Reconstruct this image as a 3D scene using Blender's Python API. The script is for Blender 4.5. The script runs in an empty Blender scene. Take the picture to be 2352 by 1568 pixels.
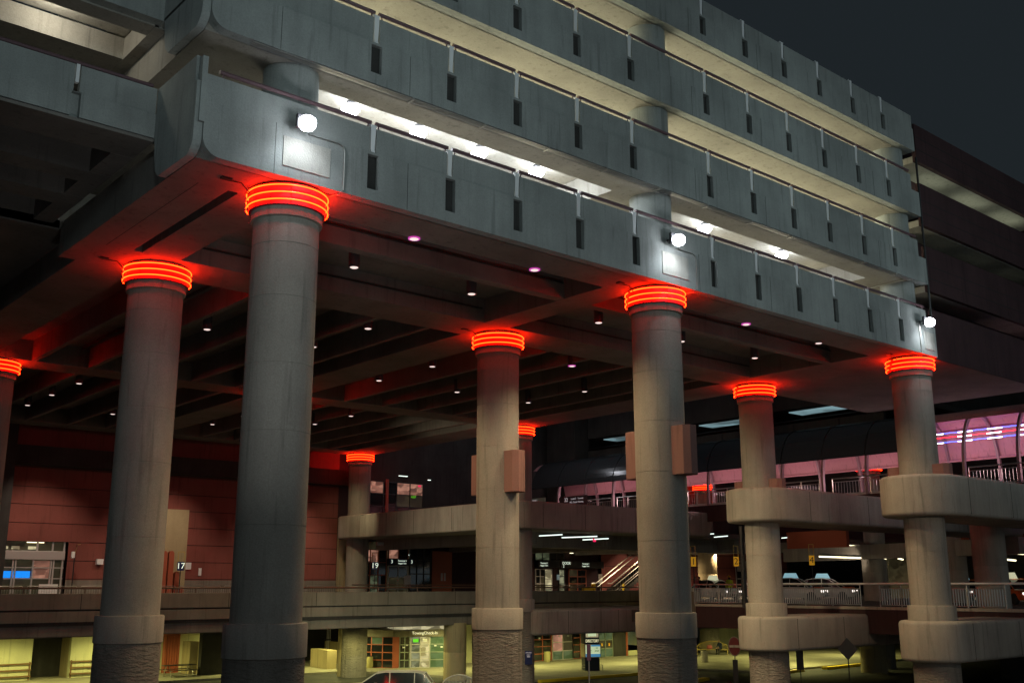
import bpy, bmesh, math, random
from mathutils import Vector, Matrix
random.seed(7)
PI = math.pi
sc = bpy.context.scene
C = sc.collection

# ------------------------------------------------------------------ camera
YAW, PIT, ROLL, FPX = 0.7085263, 0.2304873, -0.0006789, 2377.435
CAM = Vector((-11.464, -21.881, 6.3))
_fw = Vector((math.sin(YAW) * math.cos(PIT), math.cos(YAW) * math.cos(PIT), math.sin(PIT)))
_rt = Vector((math.cos(YAW), -math.sin(YAW), 0))
_up = _rt.cross(_fw)
_r = _rt * math.cos(ROLL) + _up * math.sin(ROLL)
_u = -_rt * math.sin(ROLL) + _up * math.cos(ROLL)
cam = bpy.data.objects.new('camera', bpy.data.cameras.new('camera'))
C.objects.link(cam)
cam.matrix_world = Matrix(((_r.x, _u.x, -_fw.x, CAM.x), (_r.y, _u.y, -_fw.y, CAM.y), (_r.z, _u.z, -_fw.z, CAM.z), (0, 0, 0, 1)))
cam.data.sensor_width = 36
cam.data.lens = FPX / 2352 * 36
cam.data.clip_start = 0.1
cam.data.clip_end = 1000
sc.camera = cam


def P(x, y, X=None, Y=None, Z=None, D=None):
    """survey: the world point seen at (x, y) of the 2352 px wide photograph on a known plane of the place"""
    d = _fw + _r * ((x - 1176) / FPX) - _u * ((y - 784) / FPX)
    if X is not None: t = (X - CAM.x) / d.x
    elif Y is not None: t = (Y - CAM.y) / d.y
    elif Z is not None: t = (Z - CAM.z) / d.z
    else: t = D / math.hypot(d.x, d.y)
    return CAM + d * t


# ------------------------------------------------------------------ materials
def mat(name, col, rough=0.8, metal=0.0, emit=None, strength=0.0, spec=0.5):
    m = bpy.data.materials.new(name)
    m.use_nodes = True
    b = m.node_tree.nodes['Principled BSDF']
    b.inputs['Base Color'].default_value = (*col, 1)
    b.inputs['Roughness'].default_value = rough
    b.inputs['Metallic'].default_value = metal
    b.inputs['Specular IOR Level'].default_value = spec
    if emit:
        b.inputs['Emission Color'].default_value = (*emit, 1)
        b.inputs['Emission Strength'].default_value = strength
    return m


def concrete(name, col, var=0.18, scale=1.0, bump=0.25, streak=0.25, rough=0.85, grain=0.12, rib=0.0, stain=0.28):
    m = mat(name, col, rough, spec=0.25)
    nt = m.node_tree; N = nt.nodes; L = nt.links
    b = N['Principled BSDF']
    tc = N.new('ShaderNodeNewGeometry')
    def noise(sc_, det=4, vec=None, rgh=0.6):
        n = N.new('ShaderNodeTexNoise'); n.inputs['Scale'].default_value = sc_; n.inputs['Detail'].default_value = det
        n.inputs['Roughness'].default_value = rgh
        L.new(vec or tc.outputs['Position'], n.inputs['Vector']); return n.outputs['Fac']
    mp = N.new('ShaderNodeVectorMath'); mp.operation = 'MULTIPLY'; mp.inputs[1].default_value = (1.5, 1.5, 0.16)
    L.new(tc.outputs['Position'], mp.inputs[0])
    big = noise(0.55 * scale, 5); fine = noise(26 * scale, 3, rgh=0.8); st = noise(1.1, 5, mp.outputs[0])
    def mul(a, amt):
        r = N.new('ShaderNodeMapRange'); r.inputs['From Min'].default_value = 0.28; r.inputs['From Max'].default_value = 0.72
        r.inputs['To Min'].default_value = 1 - amt; r.inputs['To Max'].default_value = 1 + amt
        L.new(a, r.inputs['Value']); return r.outputs[0]
    x = N.new('ShaderNodeMath'); x.operation = 'MULTIPLY'; L.new(mul(big, var), x.inputs[0]); L.new(mul(st, streak * .55), x.inputs[1])
    y = N.new('ShaderNodeMath'); y.operation = 'MULTIPLY'; L.new(x.outputs[0], y.inputs[0]); L.new(mul(fine, grain), y.inputs[1])
    if stain:
        mp3 = N.new('ShaderNodeVectorMath'); mp3.operation = 'MULTIPLY'; mp3.inputs[1].default_value = (5.5, 5.5, 0.35)
        L.new(tc.outputs['Position'], mp3.inputs[0]); sn = noise(1.0, 6, mp3.outputs[0], 0.55)
        blot = noise(2.2, 6, None, 0.75)
        for src, lo_, hi_, amt in ((sn, .56, .70, stain), (blot, .58, .72, stain * .6)):
            r_ = N.new('ShaderNodeMapRange'); r_.inputs['From Min'].default_value = lo_; r_.inputs['From Max'].default_value = hi_; r_.inputs['To Min'].default_value = 1; r_.inputs['To Max'].default_value = 1 - amt
            L.new(src, r_.inputs['Value']); y2 = N.new('ShaderNodeMath'); y2.operation = 'MULTIPLY'; L.new(y.outputs[0], y2.inputs[0]); L.new(r_.outputs[0], y2.inputs[1]); y = y2
    v = N.new('ShaderNodeVectorMath'); v.operation = 'SCALE'; v.inputs[0].default_value = col
    L.new(y.outputs[0], v.inputs['Scale']); L.new(v.outputs[0], b.inputs['Base Color'])
    bp = N.new('ShaderNodeBump'); bp.inputs['Strength'].default_value = bump; bp.inputs['Distance'].default_value = 0.03
    h = fine
    if rib:
        mp2 = N.new('ShaderNodeVectorMath'); mp2.operation = 'MULTIPLY'; mp2.inputs[1].default_value = (1, 1, 3.2)
        L.new(tc.outputs['Position'], mp2.inputs[0]); h = noise(4.5, 5, mp2.outputs[0], 0.65)
        bp.inputs['Distance'].default_value = rib
    L.new(h, bp.inputs['Height']); L.new(bp.outputs[0], b.inputs['Normal'])
    return m


M = {}
M['conc'] = concrete('facade_concrete', (0.315, 0.335, 0.32), var=0.2, streak=0.22)
M['panel'] = concrete('patched_concrete', (0.42, 0.41, 0.37), var=0.22, streak=0.35)
M['soffit'] = concrete('soffit_concrete', (0.33, 0.31, 0.27), var=0.18, streak=0.08)
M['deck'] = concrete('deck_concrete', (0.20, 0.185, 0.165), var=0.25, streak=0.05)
M['col'] = concrete('column_concrete', (0.34, 0.315, 0.27), var=0.16, streak=0.2, grain=0.16)
M['rough'] = concrete('hammered_concrete', (0.30, 0.275, 0.235), var=0.2, streak=0.25, bump=1.0, rib=0.16, grain=0.2)
M['girder'] = concrete('girder_concrete', (0.36, 0.335, 0.29), var=0.16, streak=0.28)
M['parapet'] = concrete('parapet_concrete', (0.22, 0.20, 0.165), var=0.2, streak=0.25)
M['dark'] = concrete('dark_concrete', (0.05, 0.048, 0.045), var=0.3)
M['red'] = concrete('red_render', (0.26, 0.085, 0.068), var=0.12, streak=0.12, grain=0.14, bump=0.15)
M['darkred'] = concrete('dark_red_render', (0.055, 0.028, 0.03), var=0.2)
M['boxred'] = concrete('painted_box', (0.29, 0.155, 0.135), var=0.08, streak=0.08)
M['beige'] = concrete('beige_render', (0.42, 0.35, 0.20), var=0.1, streak=0.12)
M['wall'] = concrete('lower_wall_paint', (0.62, 0.62, 0.40), var=0.1, streak=0.1)
M['paving'] = concrete('paving', (0.30, 0.285, 0.22), var=0.3, scale=0.6, streak=0.0)
M['asphalt'] = concrete('asphalt', (0.055, 0.055, 0.055), var=0.3, streak=0.0, grain=0.3)
M['roadtop'] = concrete('upper_road_surface', (0.12, 0.115, 0.11), var=0.25, streak=0.0)
M['groove'] = mat('joint_shadow_gap', (0.02, 0.02, 0.02), 0.9)
M['white'] = mat('white_paint', (0.86, 0.87, 0.87), 0.5)
M['rail'] = mat('plum_rail_paint', (0.14, 0.08, 0.09), 0.4)
M['railbrown'] = mat('brown_rail_paint', (0.13, 0.07, 0.05), 0.35)
M['railwood'] = mat('brown_timber_rail', (0.20, 0.11, 0.045), 0.6)
M['steel'] = mat('galvanised_steel', (0.5, 0.49, 0.46), 0.35, 0.8)
M['pale'] = mat('pale_metal_frame', (0.55, 0.52, 0.50), 0.4, 0.2)
M['green_frame'] = mat('grey_green_frame', (0.28, 0.32, 0.25), 0.5, 0.2)
M['redframe'] = mat('red_painted_frame', (0.40, 0.10, 0.05), 0.5)
M['black'] = mat('black_metal', (0.02, 0.02, 0.022), 0.4)
M['navy'] = mat('navy_metal', (0.012, 0.022, 0.035), 0.35)
M['housing'] = mat('lamp_housing', (0.05, 0.05, 0.055), 0.5)
M['glass'] = mat('dark_glass', (0.015, 0.018, 0.02), 0.06, spec=0.9)
M['visor'] = mat('black_curved_glass', (0.035, 0.038, 0.042), 0.22, spec=1.0)
M['litglass'] = mat('lit_interior_glass', (0.05, 0.06, 0.04), 0.2, emit=(0.62, 0.62, 0.38), strength=0.30)
M['litwarm'] = mat('lit_warm_interior', (0.2, 0.18, 0.12), 0.4, emit=(0.95, 0.85, 0.50), strength=0.45)
M['litpeach'] = mat('lit_peach_interior', (0.2, 0.1, 0.08), 0.4, emit=(0.80, 0.38, 0.26), strength=0.40)
M['litgreen'] = mat('lit_green_interior', (0.05, 0.1, 0.05), 0.3, emit=(0.38, 0.45, 0.26), strength=0.13)
M['interior'] = mat('dim_interior', (0.05, 0.045, 0.03), 0.3, emit=(0.20, 0.17, 0.08), strength=0.10)
M['yellow'] = mat('yellow_paint', (0.85, 0.62, 0.02), 0.6)
M['vest'] = mat('safety_vest', (0.75, 0.9, 0.05), 0.7, emit=(0.6, 0.8, 0.05), strength=0.0)
M['orange'] = mat('orange_sign', (0.85, 0.42, 0.02), 0.5, emit=(0.9, 0.45, 0.02), strength=0.25)
M['bin'] = concrete('bin_aggregate', (0.42, 0.38, 0.18), var=0.15)
M['neon'] = mat('red_neon_tube', (0.2, 0.01, 0.0), 0.4, emit=(1.0, 0.0140, 0.0011), strength=36.0)
M['band'] = mat('red_neon_backing', (0.62, 0.02, 0.04), 0.5)
M['lamp'] = mat('white_flood_lens', (0.9, 0.9, 0.9), 0.3, emit=(0.88, 0.93, 1.0), strength=30)
M['warmlens'] = mat('downlight_lens', (0.9, 0.85, 0.8), 0.3, emit=(1.0, 0.80, 0.74), strength=1.0)
M['pinklens'] = mat('pink_downlight_trim', (0.5, 0.1, 0.4), 0.3, emit=(0.55, 0.06, 0.42), strength=0.9)
M['fluor'] = mat('fluorescent_tube', (0.9, 0.9, 0.8), 0.3, emit=(1.0, 0.90, 0.55), strength=3.0)
M['fluorcool'] = mat('cool_fluorescent_tube', (0.9, 0.9, 0.9), 0.3, emit=(0.80, 0.95, 0.85), strength=1.6)
M['cyan'] = mat('lit_ceiling_panel', (0.5, 0.6, 0.65), 0.4, emit=(0.34, 0.56, 0.62), strength=0.42)
M['blueneon'] = mat('blue_neon', (0.0, 0.02, 0.3), 0.3, emit=(0.05, 0.10, 1.0), strength=5)
M['whiteneon'] = mat('white_neon', (0.8, 0.8, 0.8), 0.3, emit=(0.9, 0.95, 1.0), strength=6)
M['redneon'] = mat('thin_red_neon', (0.3, 0.0, 0.0), 0.3, emit=(1.0, 0.012, 0.02), strength=5)
M['bluesign'] = mat('blue_glow_sign', (0.0, 0.1, 0.4), 0.3, emit=(0.01, 0.28, 1.0), strength=0.9)
M['greensign'] = mat('green_glow_sign', (0.05, 0.4, 0.02), 0.3, emit=(0.20, 0.85, 0.03), strength=0.6)
M['redsign'] = mat('red_glow_sign', (0.5, 0.0, 0.05), 0.3, emit=(1.0, 0.02, 0.12), strength=0.9)
M['lettering'] = mat('lit_lettering', (0.8, 0.8, 0.8), 0.4, emit=(0.80, 0.95, 0.75), strength=0.8)
M['lettershine'] = mat('lit_yellow_lettering', (0.8, 0.8, 0.6), 0.4, emit=(1.0, 0.95, 0.55), strength=0.95)
M['letterwhite'] = mat('pale_lettering', (0.75, 0.7, 0.72), 0.5, emit=(0.8, 0.72, 0.76), strength=0.35)
M['blueplate'] = mat('blue_sign_plate', (0.012, 0.02, 0.10), 0.4)
M['pinkskin'] = concrete('pink_canopy_lining', (0.56, 0.30, 0.33), var=0.05, streak=0.0, bump=0.05)
M['rib'] = mat('mauve_rib_paint', (0.30, 0.20, 0.22), 0.45)
M['mapwhite'] = mat('lit_map_panel', (0.7, 0.75, 0.6), 0.4, emit=(0.72, 0.88, 0.52), strength=0.62)
M['mapblue'] = mat('lit_blue_panel', (0.1, 0.3, 0.5), 0.4, emit=(0.08, 0.30, 0.52), strength=0.6)
M['carwhite'] = mat('white_car_paint', (0.6, 0.6, 0.6), 0.25)
M['carteal'] = mat('teal_car_paint', (0.02, 0.25, 0.35), 0.3)
M['carsilver'] = mat('champagne_car_paint', (0.55, 0.53, 0.44), 0.3, 0.15)
M['carblack'] = mat('black_car_paint', (0.012, 0.012, 0.014), 0.15)
M['carorange'] = mat('orange_car_paint', (0.55, 0.10, 0.02), 0.3)
M['tyre'] = mat('tyre_rubber', (0.02, 0.02, 0.02), 0.8)
M['head'] = mat('headlight_lens', (0.9, 0.9, 0.85), 0.2, emit=(1.0, 0.9, 0.8), strength=1.6)
M['tail'] = mat('tail_lens', (0.4, 0.01, 0.01), 0.3, emit=(1.0, 0.02, 0.02), strength=0.12)
M['taxisign'] = mat('lit_taxi_sign', (0.6, 0.6, 0.4), 0.4, emit=(0.85, 0.85, 0.55), strength=0.55)
M['taxisignblue'] = mat('lit_blue_taxi_sign', (0.2, 0.4, 0.5), 0.4, emit=(0.35, 0.65, 0.75), strength=0.5)
M['skin'] = mat('skin', (0.45, 0.26, 0.18), 0.6)
M['hair'] = mat('hair', (0.02, 0.015, 0.01), 0.7)
M['pinkshirt'] = mat('pink_cloth', (0.5, 0.13, 0.13), 0.8)
M['darkcloth'] = mat('dark_cloth', (0.02, 0.02, 0.028), 0.85)
M['bluecloth'] = mat('blue_cloth', (0.02, 0.035, 0.08), 0.85)
M['wood'] = mat('bench_slats', (0.45, 0.33, 0.10), 0.6)
M['purple'] = mat('purple_sign_back', (0.10, 0.05, 0.10), 0.5)
M['signred'] = mat('red_sign_face', (0.13, 0.02, 0.018), 0.5)


def busy(key, scale=1.6):
    # uneven interior seen through glass: shelves, lamps, dark gaps
    m = M[key]; nt = m.node_tree; N = nt.nodes; L = nt.links; b = N['Principled BSDF']
    g = N.new('ShaderNodeNewGeometry')
    mp = N.new('ShaderNodeVectorMath'); mp.operation = 'MULTIPLY'; mp.inputs[1].default_value = (scale, scale, scale * 1.9); L.new(g.outputs['Position'], mp.inputs[0])
    v = N.new('ShaderNodeTexVoronoi'); v.distance = 'CHEBYCHEV'; v.inputs['Scale'].default_value = 1.0; L.new(mp.outputs[0], v.inputs['Vector'])
    n = N.new('ShaderNodeTexNoise'); n.inputs['Scale'].default_value = 1.3; n.inputs['Detail'].default_value = 4; L.new(mp.outputs[0], n.inputs['Vector'])
    sp = N.new('ShaderNodeSeparateColor'); L.new(v.outputs['Color'], sp.inputs[0])
    a = N.new('ShaderNodeMath'); a.operation = 'MULTIPLY'; L.new(sp.outputs[0], a.inputs[0]); L.new(n.outputs['Fac'], a.inputs[1])
    r = N.new('ShaderNodeMapRange'); r.inputs['From Min'].default_value = .05; r.inputs['From Max'].default_value = .45; r.inputs['To Min'].default_value = .25; r.inputs['To Max'].default_value = 1.25; L.new(a.outputs[0], r.inputs['Value'])
    s_ = N.new('ShaderNodeMath'); s_.operation = 'MULTIPLY'; s_.inputs[1].default_value = b.inputs['Emission Strength'].default_value; L.new(r.outputs[0], s_.inputs[0]); L.new(s_.outputs[0], b.inputs['Emission Strength'])
for k_ in ('litglass', 'litwarm', 'litpeach', 'litgreen', 'interior'): busy(k_)
busy('cyan', .5)


# ------------------------------------------------------------------ mesh builder
class MB:
    def __init__(s): s.v = []; s.f = []; s.m = []
    def add(s, vs, fs, mi=0):
        o = len(s.v); s.v += [tuple(v) for v in vs]
        for f in fs: s.f.append([i + o for i in f]); s.m.append(mi)
        return s
    def box(s, x0, x1, y0, y1, z0, z1, mi=0):
        if x0 > x1: x0, x1 = x1, x0
        if y0 > y1: y0, y1 = y1, y0
        if z0 > z1: z0, z1 = z1, z0
        return s.add([(x0, y0, z0), (x1, y0, z0), (x1, y1, z0), (x0, y1, z0), (x0, y0, z1), (x1, y0, z1), (x1, y1, z1), (x0, y1, z1)],
                     [(3, 2, 1, 0), (4, 5, 6, 7), (0, 1, 5, 4), (1, 2, 6, 5), (2, 3, 7, 6), (3, 0, 4, 7)], mi)
    def obox(s, A, B, off0, off1, z0, z1, mi=0):
        """box standing on the ground line A->B, between two sideways offsets"""
        A = Vector(A[:2]); B = Vector(B[:2]); d = (B - A).normalized(); n = Vector((d.y, -d.x))
        q = [A + n * off1, B + n * off1, B + n * off0, A + n * off0]
        if off0 > off1: q = q[::-1]
        return s.prism(q, z0, z1, mi)
    def prism(s, pts, z0, z1, mi=0):
        n = len(pts)
        a = sum(pts[i][0] * pts[(i + 1) % n][1] - pts[(i + 1) % n][0] * pts[i][1] for i in range(n))
        if a < 0: pts = list(pts)[::-1]
        vs = [(p[0], p[1], z0) for p in pts] + [(p[0], p[1], z1) for p in pts]
        fs = [tuple(range(n))[::-1], tuple(range(n, 2 * n))] + [(i, (i + 1) % n, n + (i + 1) % n, n + i) for i in range(n)]
        return s.add(vs, fs, mi)
    def lathe(s, cx, cy, prof, n=48, mi=0, cap=True):
        vs = []; fs = []
        for (r, z) in prof:
            for k in range(n):
                a = 2 * PI * k / n; vs.append((cx + r * math.cos(a), cy + r * math.sin(a), z))
        for j in range(len(prof) - 1):
            for k in range(n):
                a, b = j * n + k, j * n + (k + 1) % n
                fs.append((a, b, b + n, a + n))
        if cap:
            fs.append(tuple(range(n))[::-1]); fs.append(tuple(range((len(prof) - 1) * n, len(prof) * n)))
        return s.add(vs, fs, mi)
    def tube(s, pts, r, n=8, mi=0, closed=False):
        pts = [Vector(p) for p in pts]; vs = []; fs = []; K = len(pts)
        for i, p in enumerate(pts):
            if closed: d = (pts[(i + 1) % K] - pts[i - 1])
            else: d = (pts[min(i + 1, K - 1)] - pts[max(i - 1, 0)])
            d = d.normalized(); a = Vector((0, 0, 1)) if abs(d.z) < 0.95 else Vector((1, 0, 0))
            u = d.cross(a).normalized(); w = u.cross(d)
            for k in range(n):
                t = 2 * PI * k / n; vs.append(p + (u * math.cos(t) + w * math.sin(t)) * r)
        for i in range(K if closed else K - 1):
            j = (i + 1) % K
            for k in range(n):
                fs.append((i * n + k, j * n + k, j * n + (k + 1) % n, i * n + (k + 1) % n))
        if not closed:
            fs.append(tuple(range(n))); fs.append(tuple(range((K - 1) * n, K * n))[::-1])
        return s.add(vs, fs, mi)
    def build(s, name, mats, parent=None, smooth=35, bevel=0, seg=2, local=False):
        me = bpy.data.meshes.new(name)
        me.from_pydata(s.v, [], s.f)
        if not isinstance(mats, (list, tuple)): mats = [mats]
        for m in mats: me.materials.append(M[m] if isinstance(m, str) else m)
        for p, i in zip(me.polygons, s.m): p.material_index = i
        me.validate()
        bm = bmesh.new(); bm.from_mesh(me)
        bmesh.ops.recalc_face_normals(bm, faces=bm.faces)
        if bevel:
            es = [e for e in bm.edges if len(e.link_faces) == 2 and e.calc_face_angle(0) > 0.6]
            bmesh.ops.bevel(bm, geom=es, offset=bevel, segments=seg, profile=0.5, affect='EDGES')
        bm.to_mesh(me); bm.free()
        if smooth:
            for p in me.polygons: p.use_smooth = True
            me.set_sharp_from_angle(angle=math.radians(smooth))
        o = bpy.data.objects.new(name, me); C.objects.link(o)
        if parent is not None:
            o.parent = parent
            if not local and parent.type == 'EMPTY': o.matrix_parent_inverse = Matrix.Translation(-parent.location)
        return o



def tag(o, label=None, cat=None, group=None, kind=None):
    if label: o['label'] = label
    if cat: o['category'] = cat
    if group: o['group'] = group
    if kind: o['kind'] = kind
    return o


def thing(name, label, cat, loc=(0, 0, 0), group=None):
    o = bpy.data.objects.new(name, None); C.objects.link(o); o.location = loc
    o.empty_display_size = 0.3
    return tag(o, label, cat, group)


def fuse(a, b_):
    # surface pattern goes into the part's own mesh
    bm = bmesh.new(); bm.from_mesh(a.data); n0 = len(a.data.materials); bm2 = bmesh.new(); bm2.from_mesh(b_.data)
    vm = [bm.verts.new(v.co) for v in bm2.verts]
    for f in bm2.faces:
        try: nf = bm.faces.new([vm[v.index] for v in f.verts])
        except ValueError: continue
        nf.material_index = n0 + f.material_index
    for m in b_.data.materials: a.data.materials.append(m)
    bm.to_mesh(a.data); bm.free(); bm2.free(); bpy.data.objects.remove(b_)
    return a


def text_mesh(name, body, mat_, center, size, normal, parent=None, extrude=0.004, align='CENTER', sx=1.0):
    cu = bpy.data.curves.new(name, 'FONT'); cu.body = body; cu.size = size; cu.align_x = align; cu.align_y = 'CENTER'; cu.extrude = extrude
    t = bpy.data.objects.new(name, cu); C.objects.link(t)
    bpy.context.view_layer.update()
    me = bpy.data.meshes.new_from_object(t.evaluated_get(bpy.context.evaluated_depsgraph_get()))
    bpy.data.objects.remove(t); me.name = name
    me.materials.clear(); me.materials.append(M[mat_])
    n = Vector((normal[0], normal[1], 0)).normalized(); right = Vector((-n.y, n.x, 0))
    mw = Matrix(((right.x * sx, 0, n.x, center[0]), (right.y * sx, 0, n.y, center[1]), (0, 1, 0, center[2]), (0, 0, 0, 1)))
    me.transform(mw)
    o = bpy.data.objects.new(name, me); C.objects.link(o)
    if parent is not None:
        o.parent = parent; o.matrix_parent_inverse = Matrix.Translation(-parent.location) if parent.parent is None else Matrix()
    return o


def light(name, kind, loc, energy, col, size=0.1, target=None, angle=None, blend=0.4, sy=None):
    l = bpy.data.lights.new(name, kind); l.energy = energy; l.color = col
    if kind == 'AREA':
        l.size = size
        if sy: l.shape = 'RECTANGLE'; l.size_y = sy
    elif kind == 'SPOT':
        l.shadow_soft_size = size; l.spot_size = math.radians(angle); l.spot_blend = blend
    elif kind == 'POINT': l.shadow_soft_size = size
    o = bpy.data.objects.new(name, l); C.objects.link(o); o.location = loc
    if target is not None:
        o.rotation_euler = (Vector(target) - Vector(loc)).to_track_quat('-Z', 'Y').to_euler()
    return o


# ================================================================== SETTING
X1, X2, X3 = 0.0, 13.50, 29.74
YB, YD, YE = 8.08, 25.6, 43.4
SO = 15.7      # underside of the big deck
DK = 5.15      # upper road level

g = MB().box(-150, 320, -150, 320, -0.4, 0.0).build('ground', 'asphalt'); tag(g, kind='structure')
# lower pavement with a kerb
pv = MB()
pv.prism([(-20, 49.5), (31.5, 46.6), (36, 32), (52, 31.2), (54, 26.3), (120, 26.3), (120, 90), (-20, 90)], 0.004, 0.14)
tag(pv.build('pavement', 'paving'), kind='structure')
kb = MB()
for (xa, ya, xb, yb_) in ((1780, 1545, 1848, 1536.5), (1900, 1532.5, 2006, 1521), (2024, 1517.5, 2062, 1513), (1600, 1561, 1630, 1556)):
    kb.obox(P(xa, ya, Z=.15), P(xb, yb_, Z=.15), 0, -.45, 0.004, 0.19)
kb.prism([(36.6, 31.3), (52.0, 30.9), (52, 31.15), (36.6, 31.6)], 0.004, 0.17)
tag(kb.build('kerb', 'yellow'), kind='structure')

# upper road: deck over the lower street
rd = MB()
rd.prism([(-30, 36.2), (52, 36.2), (36.4, 17.5), (36.4, -30), (140, -30), (140, 80), (-30, 80)], 4.75, DK)
for k in range(9):
    rd.box(38 + k * 9, 38.7 + k * 9, -30, 44, 4.05, 4.75)
tag(rd.build('upper_road', ['roadtop']), kind='structure')
ed = thing('road_edge_wall', 'dark red brown edge wall of the upper road under the grey railings', 'wall', (36.2, 8, 4))
MB().box(36.15, 36.40, -30, 17.6, 3.95, 5.24).build('edge_beam', 'darkred', ed)
MB().box(36.10, 36.15, -30, 17.6, 5.10, 5.24).build('coping', 'girder', ed)
MB().obox((36.3, 17.6), (52, 36.1), -.1, .15, 3.95, 5.9).build('corner_wall', 'parapet', ed)
# ================================================================== OVERHEAD DECK / CAR PARK
PX = [1.84, 4.30, 6.70, 9.15, 11.60, 15.45, 17.90, 20.36, 22.75, 25.20, 27.55]
garage = thing('parking_garage', 'multi storey concrete car park raised on tall columns with four stacked parapet bands', 'parking garage', (13.5, 0, 15.7))
YF = -0.95


def parapet_level(z0, zk, zt, xl, xr, xru, rail=True, slots=PX, soffit_y=0.27, name='parapet'):
    lo = MB()
    zs0, zs1 = z0 + 0.30, zk - 0.07
    xs = [xl] + [x for x in slots] + [xr]
    w = 0.165
    th = 0.34; dk = MB()
    prev = xl
    R = 0.45
    # the first bay has the rounded lower left corner
    for i, x in enumerate(slots + [None]):
        xe = (x - w) if x is not None else xr
        if i == 0:
            pts = [(xe, z0), (xe, zk), (xl, zk)] + [(xl + R - R * math.cos(t), z0 + R - R * math.sin(t)) for t in [PI / 2 * k / 8 for k in range(9)]]
            vs = [(p[0], YF, p[1]) for p in pts] + [(p[0], YF + th, p[1]) for p in pts]; n = len(pts)
            lo.add(vs, [tuple(range(n)), tuple(range(n, 2 * n))[::-1]] + [(k, k + n, (k + 1) % n + n, (k + 1) % n) for k in range(n)])
        else:
            lo.box(prev, xe, YF, YF + th, z0, zk)
        if x is not None:
            lo.box(x - w, x + w, YF, YF + th, z0, zs0)
            lo.box(x - w, x + w, YF, YF + th, zs1, zk)
            dk.box(x - w, x + w, YF + 0.13, YF + 0.30, zs0, zs1)  # backing coloured dark for the shade inside the slots and drain stain
            prev = x + w
    p = lo.build(name, 'conc', garage, smooth=0)
    fuse(p, dk.build('drain_shade', 'dark', None, smooth=0))
    up = MB(); prev = xl
    for x in slots + [None]:
        xe = (x - 0.10) if x is not None else xru
        up.box(prev, xe, YF + 0.035, YF + 0.19, zk + 0.012, zt - 0.10)
        prev = (x or 0) + 0.10
    up.box(xl, xru, YF + 0.06, YF + 0.16, zk - 0.002, zk + 0.013)
    up.build('upper_panel', 'conc', p, smooth=0)
    # formwork joints and streaky patches
    j = MB()
    for x in (-0.9, 2.9, 13.05 + 1.6, 14.6 + 4, 26.3):
        j.box(x, x + 0.012, YF - 0.003, YF + 0.01, z0 + .02, zk - .01)
    fuse(p, j.build('panel_joint', 'groove', None, smooth=0))
    for x in slots:
        if x > xru - 0.5: continue
        q = MB()
        pm = 0.058
        q.add([(x - pm, YF + 0.05, zk + 0.10), (x + pm, YF + 0.05, zk + 0.10), (x + pm, YF + 0.17, zk + 0.10), (x - pm, YF + 0.17, zk + 0.10),
               (x - pm * 1.3, YF + 0.03, zt - 0.03), (x + pm * 1.3, YF + 0.03, zt - 0.03), (x + pm * 1.3, YF + 0.19, zt - 0.03), (x - pm * 1.3, YF + 0.19, zt - 0.03)],
              [(3, 2, 1, 0), (4, 5, 6, 7), (0, 1, 5, 4), (1, 2, 6, 5), (2, 3, 7, 6), (3, 0, 4, 7)])
        q.add([(x - pm, YF + 0.0, zk - 0.06), (x + pm, YF + 0.0, zk - 0.06), (x + pm, YF + 0.12, zk - 0.04), (x - pm, YF + 0.12, zk - 0.04),
               (x - pm, YF + 0.05, zk + 0.10), (x + pm, YF + 0.05, zk + 0.10), (x + pm, YF + 0.17, zk + 0.10), (x - pm, YF + 0.17, zk + 0.10)],
              [(3, 2, 1, 0), (0, 1, 5, 4), (1, 2, 6, 5), (2, 3, 7, 6), (3, 0, 4, 7)])
        q.box(x - 0.11, x + 0.11, YF + 0.05, YF + 0.12, zt - 0.03, zt - 0.005)
        q.build('rail_post', 'white', p, smooth=0)
    if rail:
        q = MB(); ends = [xl + 0.25] + slots + [xru - 0.05]
        for a, b in zip(ends[:-1], ends[1:]):
            q.tube([(a + 0.07, YF + 0.06, zt + 0.04), (b - 0.07, YF + 0.06, zt + 0.04)], 0.055, 10)
            q.tube([(a + 0.16, YF + 0.06, zt + 0.02), (a + 0.16, YF + 0.06, zt - 0.11)], 0.02, 6)
            q.tube([(b - 0.16, YF + 0.06, zt + 0.02), (b - 0.16, YF + 0.06, zt - 0.11)], 0.02, 6)
        q.build('handrail', 'rail', p)
    return p


LV = [(15.70, 17.00, 17.78), (18.90, 20.06, 20.90), (21.98, 23.10, 23.93), (25.05, 26.12, 26.88)]
parapet_level(*LV[0], -2.68, 30.38, 29.75)
parapet_level(*LV[1], -2.68, 30.15, 29.62)
parapet_level(*LV[2], -2.68, 30.10, 29.55)
parapet_level(*LV[3], -2.68, 30.10, 30.08, rail=False)

# deck L0: beams, joists and slab
b = MB()
b.box(-2.68, 30.38, YF + 0.30, 0.76, SO, 16.9)            # edge beam
b.box(-2.68, 41.3, 6.9, 8.9, SO + 0.003, 16.6)                       # beam over the second column row
b.box(-60, 30.7, 24.75, 26.5, SO + 0.003, 16.6)
b.box(-60, 30.7, 42.5, 44.3, SO + 0.003, 16.6)
b.box(-2.68, -1.22, 0.76, 6.9, SO, 16.6); b.box(-0.95, 0.22, 0.76, 6.9, SO, 16.6)
b.box(11.85, 13.08, 0.76, 6.9, SO, 16.6)
b.box(27.85, 30.70, 0.76, 6.9, SO, 16.6); b.box(30.7, 41.3, -0.70, 6.9, SO - .002, 16.6)
b.box(0.22, 11.85, 2.62, 3.0, SO + .004, 16.6); b.box(13.08, 27.85, 2.62, 3.0, SO + .004, 16.6)
b.box(12.3, 14.3, 8.9, 24.75, SO, 16.6); b.box(12.3, 14.3, 26.5, 42.5, SO, 16.6)
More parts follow.
